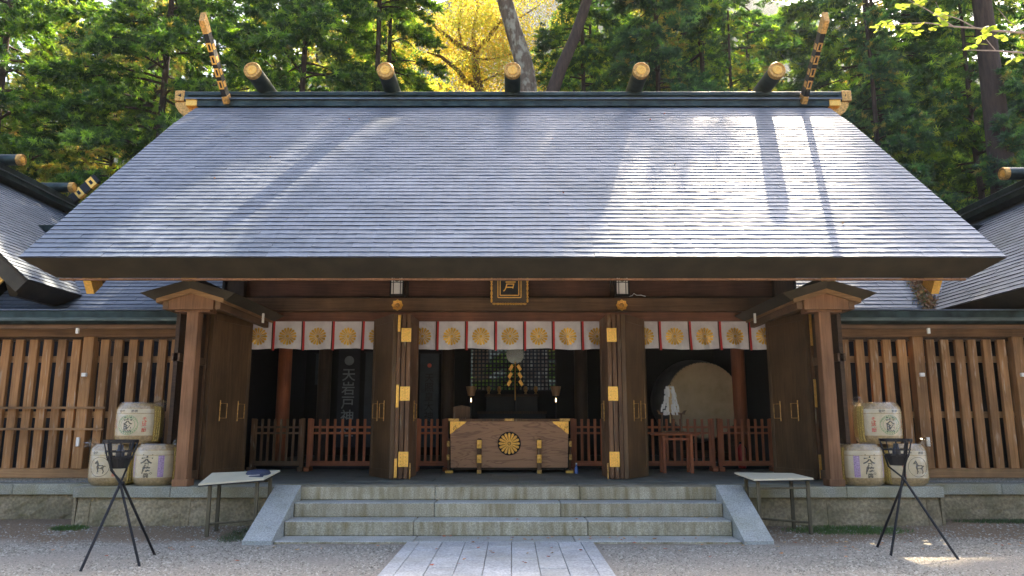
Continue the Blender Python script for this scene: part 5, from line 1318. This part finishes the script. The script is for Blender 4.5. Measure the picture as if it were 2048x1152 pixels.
# ================================================================== TREES
def needles(P, D, n_, L, W, g, spread=.55):
    """n_ thin triangles for every tuft P with axis D"""
    m_ = len(P); t = g.random((m_, n_, 1)); Ax = D[:, None, :]
    base = P[:, None, :] + Ax * t * .34
    d = Ax * g.uniform(.3, 1.0, (m_, n_, 1)) + g.normal(0, spread, (m_, n_, 3)); d /= np.linalg.norm(d, axis=2, keepdims=True)
    s_ = np.cross(d, g.normal(0, 1, (m_, n_, 3))); s_ /= np.linalg.norm(s_, axis=2, keepdims=True) + 1e-9
    Ln = g.uniform(.55, 1.25, (m_, n_, 1)) * L
    v = np.stack([base - s_ * W, base + s_ * W, base + d * Ln], 2)
    return v.reshape(-1, 3)
def cedar_crown(seed, H, R0, ntuft, nn_, L=.20, W=.022, cols=None, droop=.28, taper=1.25, clump=.62):
    g = np.random.default_rng(seed); br = []; P = []; D = []
    nb = int(H * 5.2)
    for i in range(nb):
        t = (i + g.random()) / nb; h = H * t; r_ = (R0 * (1 - t ** taper) + .35) * g.uniform(.62, 1.12); az = g.uniform(0, 2 * math.pi)
        pts = []
        for k in range(6):
            u = k / 5; pts.append((r_ * u * math.cos(az + .15 * u), r_ * u * math.sin(az + .15 * u), h + r_ * (.18 * u - droop * u * u)))
        pts = np.array(pts); br.append((pts, .05 * (1 - t) + .018))
        nt_ = max(3, int(ntuft / nb * (r_ / R0) * 1.5)); u = np.sqrt(g.uniform(.02, 1, nt_)) * 4.999; k = u.astype(int); f = (u - k)[:, None]
        c_ = pts[k] * (1 - f) + pts[k + 1] * f
        sidev = np.array([-math.sin(az), math.cos(az), 0]); so_ = g.normal(0, clump * .30, (nt_, 1)) * (1.2 - u[:, None] / 8)
        c_ = c_ + sidev * so_ + g.normal(0, .10, (nt_, 3)); c_[:, 2] -= np.abs(so_[:, 0]) * .25
        dd = np.array([math.cos(az), math.sin(az), -.35])[None] + sidev * np.sign(so_) * .6 + g.normal(0, .35, (nt_, 3)); dd /= np.linalg.norm(dd, axis=1, keepdims=True)
        P.append(c_); D.append(dd)
    P = np.concatenate(P); D = np.concatenate(D)
    v = needles(P, D, nn_, L, W, g)
    cols = np.array(cols); ci = g.choice(len(cols), len(P), p=[.40, .33, .22, .05] if cols[3][0] != .19 else [.42, .35, .22, .01] if len(cols) == 4 else None)
    c = cols[ci] * g.uniform(.7, 1.35, (len(P), 1)); tint = np.repeat(c, nn_, 0) * g.uniform(.8, 1.2, (len(P) * nn_, 1))
    return v, tint, br
GREEN = [(.020, .060, .010), (.045, .115, .018), (.12, .23, .030), (.19, .19, .04)]
TEAL = [(.013, .048, .026), (.026, .082, .038), (.060, .15, .046), (.15, .16, .05)]
GOLDN = [(.16, .22, .04), (.28, .30, .05), (.32, .25, .06), (.11, .18, .035)]  # golden tints put the backlight of the rear trees into leaf colour
YEL = [(.54, .48, .05), (.62, .52, .07), (.40, .44, .06), (.58, .40, .05)]
def limbs_mesh(br, name, mat, n_=5):
    m = MB()
    for pts, r_ in br: m.tube([tuple(p_) for p_ in pts], [r_ * (1 - .16 * k) for k in range(len(pts))], n_, False)
    return m.mesh(name, mat, True)
crown = {}
def make_kind(key, seed, H, R0, nt_, nn_, cols, mat=LEAF_C, bark=BARK, **kw):
    v, t, br = cedar_crown(seed, H, R0, nt_, nn_, cols=cols, **kw)
    crown[key] = (npmesh('crown', v, 3, mat, t), limbs_mesh(br, 'limbs', bark), H)
make_kind('green', 1, 20, 4.2, 6200, 42, GREEN)
make_kind('green2', 2, 19, 3.8, 5600, 42, GREEN, droop=.40)
make_kind('teal', 3, 19, 4.0, 6200, 42, TEAL, droop=.33)
LEAF_G = leaf_mat('sunlit_foliage', 0.7, boost=2.0, shift=(1.1, 1, .6))
make_kind('golden', 4, 17, 4.4, 3600, 34, GOLDN, mat=LEAF_G, L=.15, W=.030, droop=.2)
make_kind('mix', 5, 18, 4.2, 4300, 38, [GREEN[0], TEAL[1], GREEN[2], GOLDN[0]], droop=.3)
def tree(key, x, y, base, s_, rz, label, H=None, lean=(0, 0), r0=.15, group=None, sz=None):
    cm, lb, ch = crown[key]; sz = sz or s_; top = base + ch * sz
    t = thing('cedar_tree' if key != 'golden' else 'autumn_tree', label, 'tree', (x, y, 0), group)
    m = MB(); pts = [(x + lean[0] * k / 7, y + lean[1] * k / 7 + .1 * math.sin(k * 2 + x), -.2 + (top + .1) * k / 7) for k in range(8)]
    m.tube(pts, [r0 * (1.25 if k == 0 else 1) * (1 - .125 * k) + .02 for k in range(8)], 12); m.build('trunk', BARK, t, True)
    tag(link('limbs', lb, t, (lean[0] * .6, lean[1] * .6, base), (0, 0, rz), (s_, s_, sz)), kind='stuff'); link('crown', cm, t, (lean[0] * .6, lean[1] * .6, base), (0, 0, rz), (s_, s_, sz))
    return t
G1 = 'tall trees of the forest behind the shrine'
FRONT = [
 ('green', -17.5, 24.0, 8.0, .95, 0.3, 'broad bright green cedar at the left edge behind the left side hall'),
 ('green2', -12.2, 24.6, 8.8, .95, 1.9, 'dense green cedar behind the left gilt finial corner of the roof'),
 ('green', -7.6, 25.5, 6.0, 1.02, 3.3, 'feathery green cedar behind the leftmost ridge log'),
 ('green2', -5.0, 28.5, 6.0, .95, 5.1, 'green cedar behind the second ridge log from the left, beside the yellow tree'),
 ('mix', 2.9, 28.5, 8.5, .80, 0.9, 'loose mixed green and amber cedar right of the grey lichened trunk'),
 ('teal', 5.3, 25.4, 5.0, .90, 2.5, 'dark blue-green cedar behind the fourth ridge log'),
 ('mix', 8.6, 27.5, 3.0, .82, 4.0, 'thin amber tinged cedar behind the rightmost ridge log'),
 ('teal', 12.4, 24.2, 1.5, .78, 5.6, 'dark blue-green cedar right of the right gilt finial'),
 ('teal', 15.3, 20.9, -3.5, .84, 1.2, 'dense dark cedar at the right edge above the right side hall'),
 ('teal', 20.0, 25.0, 2.0, .95, 3.9, 'dark cedar beyond the right frame edge behind the right side hall'),
 ('green', -22.5, 27.0, 3.0, 1.0, 4.4, 'green cedar beyond the left side hall at the far left'),
]
for a in FRONT: tree(*a, group=G1)
BACK = [
 ('golden', -24, 36, 3, 1.1, .2, 'sunlit yellow-green tree deep in the wood at the far left'),
 ('mix', -18.5, 33, 4, 1.1, 1.2, 'mixed green tree deep in the wood behind the leftmost cedar'),
 ('golden', -14.0, 37, 4, 1.05, 2.2, 'sunlit yellow-green tree glimpsed between the two left cedars'),
 ('golden', -9.0, 36, 4, 1.1, 3.2, 'sunlit yellow-green tree glimpsed behind the left finial'),
 ('mix', -7.4, 41, 6, 1.2, 4.2, 'mixed green tree far back left of the yellow tree'),
 ('golden', 4.5, 38, 5, 1.0, 5.2, 'amber tree glimpsed right of the lichened trunk'),
 ('golden', 9.5, 37, 3, 1.1, 6.0, 'sunlit amber tree behind the rightmost ridge log'),
 ('mix', 13.6, 40, 4, 1.1, .9, 'mixed tree far back right of the right finial'),
 ('golden', 17.5, 34, 2, 1.1, 1.9, 'amber tree glimpsed between the dark cedars on the right'),
 ('mix', 22.0, 36, 3, 1.1, 2.9, 'mixed tree deep in the wood at the far right'),
 ('golden', 25.5, 33, 2, 1.0, 3.9, 'amber tree at the far right behind the dark cedars'),
]
MID = [
 ('golden', -15.0, 29.5, 2.5, 1.05, 2.4, 'yellow-green tree standing between the two leftmost cedars, one row back'),
 ('mix', -9.8, 29.5, 6.0, 1.10, .7, 'mixed green cedar one row back behind the left gilt finial'),
 ('golden', -20.5, 30.5, 4.0, 1.10, 5.0, 'yellow-green tree in the second row at the far left'),
 ('golden', 6.6, 32.0, 6.0, .95, 1.6, 'amber tree in the second row behind the fourth ridge log'),
 ('golden', 10.6, 31.5, 3.0, .90, 3.0, 'amber tree in the second row right of the rightmost ridge log'),
 ('mix', 14.6, 28.0, 2.0, 1.3, .4, 'mixed amber and green tree in the second row right of the right finial'),  # crown enlarged to shade the right side of the forecourt
 ('mix', 18.2, 28.0, 2.5, 1.1, 2.8, 'mixed green tree in the second row at the far right'),
 ('golden', 22.5, 30.0, 3.0, 1.0, 4.9, 'amber tree in the second row beyond the right side hall'),
 ('golden', -6.4, 33.5, 7.0, 1.05, 2.0, 'yellow-green tree in the second row left of the yellow tree'),
 ('mix', 3.9, 34.5, 7.0, 1.1, .5, 'mixed amber cedar in the second row right of the leaning dark trunk'),
]
for a in MID: tree(*a, group=G1)
tree('mix', 9.0, 33.0, 18, 1.3, 1.1, 'very tall tree deep in the wood behind the rightmost ridge log, crown above the frame added to shade the main roof', group=G1)  # added tree: its high crown blocks sun from part of the roof
tree('green', 17.0, 33.0, 10, 1.35, 2.1, 'very tall tree added to shade the lower right ground, deep in the wood behind the upper right dark trunk', group=G1)  # added tree: keeps sun off the ground at lower right
for i, (x_, y_) in enumerate(((-27, -15), (-20, -19), (-13, -16), (-6, -20), (1, -18), (8, -21), (14, -16), (21, -19), (28, -14))):  # unseen row added behind the camera to bounce warm light forward
    tree(('golden', 'mix', 'golden', 'green')[i % 4], x_, y_, 1.0, 1.0, i * .8, 'unseen sunlit tree behind the viewer, added to bounce warm light', group='unseen trees added across the forecourt for warm bounce')
tree('green2', -5.2, 27.0, 17.5, .62, 1.1, 'tall slim cedar left of the yellow tree, crown above the frame added to shade the left side hall', group=G1)  # added tree: unseen crown keeps sun off the left hall roof
for i, x_ in enumerate((-33, -27, -22, -17, -12, -8, 5, 9, 13, 18, 23, 28)):
    tree(('mix', 'golden', 'green2')[i % 3], x_, 42 + 2 * math.sin(i * 1.7), 13, 1.25, i * 2.1, 'tall tree in the third row, crown filling the gaps high between nearer cedars', group='third row of forest trees')
FAR = 'far trees seen as gaps of colour deep in the wood'
for i in range(16):
    x_ = -38 + i * 5.0; 
    if -6 < x_ < 3: continue
    tree(('golden', 'mix', 'golden')[i % 3], x_, 48 + 4 * math.sin(i * 2.3), 6, 1.35, i * 1.3, 'tall tree far back in the wood, only its leaves showing between nearer cedars', group=FAR)
for a in BACK: tree(*a, group=G1, r0=.13)
# tall lichened trunk and its dark neighbour, crowns above the frame
def bare_tree(pts, rads, bark, key, cs, base, rz, label, name='tall_tree'):
    t = thing(name, label, 'tree', (pts[0][0], pts[0][1], 0), G1)
    m = MB(); m.tube(pts, rads, 16); m.build('trunk', bark, t, True)
    cm, lb, ch = crown[key]; x, y, z = pts[-1]
    loc = (x - pts[0][0], y - pts[0][1], base)
    tag(link('limbs', lb, t, loc, (0, 0, rz), (cs, cs, cs)), kind='stuff'); link('crown', cm, t, loc, (0, 0, rz), (cs, cs, cs)); return t
bare_tree([(.75, 24, -.2), (.68, 24, 6), (.60, 24, 11), (.50, 24, 12.9), (.40, 24, 13.7), (.14, 24, 14.6), (-.25, 24, 16.0), (-.8, 24.1, 19), (-1.0, 24.2, 24)], [.50, .42, .36, .34, .31, .29, .27, .24, .12], BARK_L, 'green2', .54, 16.8, 1.0, 'tall grey-brown lichened trunk rising behind the central ridge log', 'tall_tree')
bare_tree([(.2, 24.6, -.2), (.8, 24.4, 8), (1.30, 24, 12.4), (1.65, 24, 13.4), (2.16, 24, 14.6), (2.62, 24, 16.0), (3.3, 24, 18.5), (3.9, 24, 23)], [.34, .30, .23, .21, .19, .17, .15, .06], BARK, 'teal', .56, 16.8, 2.0, 'slender dark trunk leaning right between the central and fourth ridge logs', 'tall_tree')
# trunk visible at the upper right
tk = thing('dark_trunk_tree', 'thick dark trunk standing at the upper right edge behind the leafy branch', 'tree', (14.75, 21.6, 0), G1)
m = MB(); m.tube([(14.8, 21.6, -.2), (14.76, 21.6, 9), (14.7, 21.5, 13), (14.6, 21.4, 20)], [.45, .36, .29, .18], 16); m.build('trunk', BARK, tk, True)
cm, lb, ch = crown['mix']; tag(link('limbs', lb, tk, (-.1, 0, 14.6), (0, 0, 2), (.5, .5, .5)), kind='stuff'); link('crown', cm, tk, (-.1, 0, 14.6), (0, 0, 2), (.5, .5, .5))

# yellow tree with its forked limbs
yt = thing('yellow_tree', 'bright yellow autumn tree with forked brown limbs behind the middle of the roof', 'tree', (-1.4, 30, 0), G1)
Yl = lambda a: [(p_[0], 30 + p_[2] if len(p_) > 2 else 30, p_[1]) for p_ in a]
limbs = [([(-1.2, 0), (-1.3, 8), (-1.386, 15.39), (-1.589, 16.67), (-1.56, 17.3)], [.36, .28, .20, .17, .15]),
         ([(-1.56, 17.3), (-2.13, 17.32, -.2), (-3.11, 18.02, -.4), (-3.7, 18.6, -.5), (-4.43, 18.77, -.6)], [.12, .11, .08, .06, .03]),
         ([(-1.56, 17.3), (-1.05, 17.9, .1), (-.6, 18.6, .1), (-.33, 19.0, .2), (-.1, 20.5, .2)], [.12, .10, .08, .06, .03]),
         ([(-1.56, 17.3), (-1.7, 18.0), (-1.5, 19.5, .3), (-1.8, 21.5, .3)], [.10, .08, .05, .02]),
         ([(-1.45, 15.6), (-2.0, 15.9), (-2.23, 16.17, -.3), (-2.98, 16.74, -.5), (-3.6, 16.9, -.6)], [.12, .11, .10, .07, .03]),
         ([(-2.13, 17.32, -.2), (-2.3, 18.2, -.1), (-2.2, 19.4), (-2.6, 21)], [.07, .05, .04, .02]),
         ([(-.6, 18.6, .1), (.2, 18.9, .3), (1.2, 19.6, .3)], [.05, .04, .02]), ([(-1.6, 16.9), (-.8, 17.1, .4), (0.1, 17.5, .6), (.9, 17.4, .8)], [.06, .05, .03, .02]),
         ([(-1.4, 15.8), (-.6, 16.1, -.2), (.3, 16.0, -.2)], [.06, .04, .02])]
m = MB()
m.tube(Yl(limbs[0][0]), limbs[0][1], 12); m.build('trunk', BARK_Y, yt, True)
for pts, rr in limbs[1:]:
    m = MB(); m.tube(Yl(pts), rr, 8); m.build('limb', BARK_Y, yt, True)
g = np.random.default_rng(8); ctr = []
for pts, rr in limbs[1:]:
    p_ = np.array(Yl(pts)); 
    for _ in range(44):
        k = g.integers(0, len(p_) - 1); f = g.random(); ctr.append(p_[k] * (1 - f) + p_[k + 1] * f + g.normal(0, [.75, .9, .62], 3) + [0, .5, 0])
for _ in range(170): ctr.append([g.uniform(-5.4, 2.4), 30 + g.normal(1.2, .9), g.uniform(14.2, 22.5)])
for _ in range(60): ctr.append([g.uniform(-4.6, 0.8), 31.5 + g.normal(0, .6), g.uniform(12.0, 15.5)])
ctr = np.array(ctr); n_ = len(ctr); q = 62
c_ = ctr[:, None] + g.normal(0, [.30, .30, .20], (n_, q, 3)); c_ = c_.reshape(-1, 3); M_ = len(c_)
a = g.normal(0, 1, (M_, 3)); a /= np.linalg.norm(a, axis=1, keepdims=True); b_ = np.cross(a, g.normal(0, 1, (M_, 3))); b_ /= np.linalg.norm(b_, axis=1, keepdims=True)
s_ = g.uniform(.035, .06, (M_, 1)); v = np.stack([c_ - a * s_, c_ + b_ * s_ * .8, c_ + a * s_, c_ - b_ * s_ * .8], 1).reshape(-1, 3)
tt = np.repeat(np.array(YEL)[g.integers(0, 4, n_)] * g.uniform(.75, 1.15, (n_, 1)), q, 0)
o = link('crown', npmesh('crown', v, 4, LEAF_Y, tt), yt, (1.4, -30, 0))
# undergrowth behind the hall
for x, y, s_, key, lab in ((-20, 29, .42, 'golden', 'low sunlit bush behind the left side hall'), (-3, 27.5, .40, 'green', 'low green bush behind the middle of the hall'), (0.4, 25.0, .40, 'green2', 'low dark green bush seen through the rear lattice'), (7, 31, .45, 'golden', 'low amber bush behind the right of the hall')):
    cm, lb, ch = crown[key]; t = thing('bush', lab, 'bush', (x, y, 0)); tag(link('stems', lb, t, (0, 0, .2), (0, 0, x), (s_ * 1.4, s_ * 1.4, s_)), kind='stuff'); link('foliage', cm, t, (0, 0, .2), (0, 0, x), (s_ * 1.4, s_ * 1.4, s_))

# leafy branch reaching in from a tree right of the frame
lt = thing('leafy_branch_tree', 'pale twigs with bright yellow-green leaves reaching in at the upper right corner', 'tree', (7.4, 7.2, 0))
TW = bark_mat('pale_twig', (.25, .19, .16), (.45, .36, .32))
m = MB(); m.tube([(7.4, 7.2, -.1), (7.35, 7.2, 2.5), (7.1, 7.15, 4.6), (6.9, 7.1, 7.0)], [.17, .13, .10, .05], 12); m.build('trunk', BARK_Y, lt, True)
tw = [([(7.15, 7.15, 4.4), (6.2, 7.05, 5.05), (5.17, 7.0, 5.38), (4.9, 7, 5.40), (4.68, 6.98, 5.42), (4.45, 6.97, 5.43), (4.18, 6.96, 5.465), (3.9, 6.95, 5.45), (3.64, 6.94, 5.42)], [.04, .026, .012, .010, .009, .008, .006, .005, .003]),
      ([(6.2, 7.05, 5.05), (5.4, 7.05, 5.17), (4.9, 7.05, 5.21), (4.56, 7.05, 5.22)], [.02, .012, .007, .003]),
      ([(4.45, 6.97, 5.43), (4.28, 6.93, 5.52), (4.12, 6.9, 5.60), (3.98, 6.9, 5.68)], [.006, .005, .004, .002]),
      ([(4.68, 6.98, 5.42), (4.5, 6.95, 5.50), (4.32, 6.93, 5.55), (4.25, 6.9, 5.66)], [.006, .005, .004, .002]),
      ([(4.9, 7.05, 5.21), (4.82, 7.03, 5.30), (4.75, 7.0, 5.36)], [.005, .004, .002]),
      ([(5.17, 7, 5.38), (5.0, 6.97, 5.5), (4.9, 6.95, 5.62)], [.006, .004, .002])]
for pts, rr in tw: m = MB(); m.tube(pts, rr, 6); m.build('twig', TW, lt, True)
def broadleaf(seed):
    rd2 = random.Random(seed); m = MB(); n2 = 5; vs = []
    for i in range(n2 + 1):
        u = i / n2; w2 = .36 * math.sin(math.pi * min(1, u * .92 + .06)) ** .8 * (1 if u < .95 else .1); c2 = -.10 * u * u
        vs += [(-w2, u, c2 + .10 * w2), (0, u, c2), (w2, u, c2 + .10 * w2)]
    m.add(vs, [(i * 3 + j, i * 3 + j + 1, i * 3 + j + 4, i * 3 + j + 3) for i in range(n2) for j in range(2)])
    me = m.mesh('leaf', LEAF_N, True); at_ = me.attributes.new('tint', 'FLOAT_COLOR', 'POINT'); c2 = rd2.choice([(.30, .40, .05), (.40, .48, .08), (.24, .36, .05), (.48, .50, .10)])
    at_.data.foreach_set('color', np.tile(np.array([*c2, 1], np.float32), (len(me.vertices), 1)).ravel()); return me
bl = [broadleaf(i) for i in range(6)]; rd = random.Random(21)
CL = [(3.9, 6.85, 5.565), (4.046, 7.0249999999999995, 5.698), (4.12, 6.949999999999999, 5.681), (4.121, 6.875, 5.655), (4.381, 7.05, 5.625), (4.357, 6.975, 5.543), (3.74, 6.8999999999999995, 5.434), (3.876, 7.074999999999999, 5.495), (3.673, 7.0, 5.415), (3.922, 6.925, 5.392), (3.903, 6.85, 5.322), (4.097, 7.0249999999999995, 5.391), (4.102, 6.949999999999999, 5.406), (4.259, 6.875, 5.392), (4.303, 7.05, 5.462), (4.756, 6.975, 5.344), (4.795, 6.8999999999999995, 5.34), (4.998, 7.074999999999999, 5.37), (4.574, 7.0, 5.216), (4.64, 6.925, 5.204), (4.912, 6.85, 4.999), (5.13, 7.0249999999999995, 5.126), (5.068, 6.949999999999999, 5.462), (4.729, 6.875, 5.354)]
for (cx, cy, cz) in CL:
    for k in range(rd.choice([4, 5, 6])):
        sc_ = rd.uniform(.055, .08); o = link('leaf', rd.choice(bl), lt, (cx - 7.4 + rd.uniform(-.02, .02), cy - 7.2 + rd.uniform(-.03, .03), cz + rd.uniform(-.015, .015)), (rd.uniform(-.5, .7), rd.uniform(-.5, .5), k * 1.25 + rd.uniform(-.4, .4)), (sc_, sc_, sc_))

# ================================================================== HAZE in the air
hz = bpy.data.materials.new('thin_haze'); hz.use_nodes = True; ht = hz.node_tree; ht.nodes.clear()
ho = ht.nodes.new('ShaderNodeOutputMaterial'); pv = ht.nodes.new('ShaderNodeVolumePrincipled')
pv.inputs['Color'].default_value = (.86, .93, 1, 1); pv.inputs['Density'].default_value = 0.00022; pv.inputs['Anisotropy'].default_value = .3
ht.links.new(pv.outputs[0], ho.inputs['Volume'])
m = MB(); m.box(-290, 290, -70, 230, -6, 125); tag(m.build('haze', hz), 'thin bluish haze in the forest air', kind='stuff')
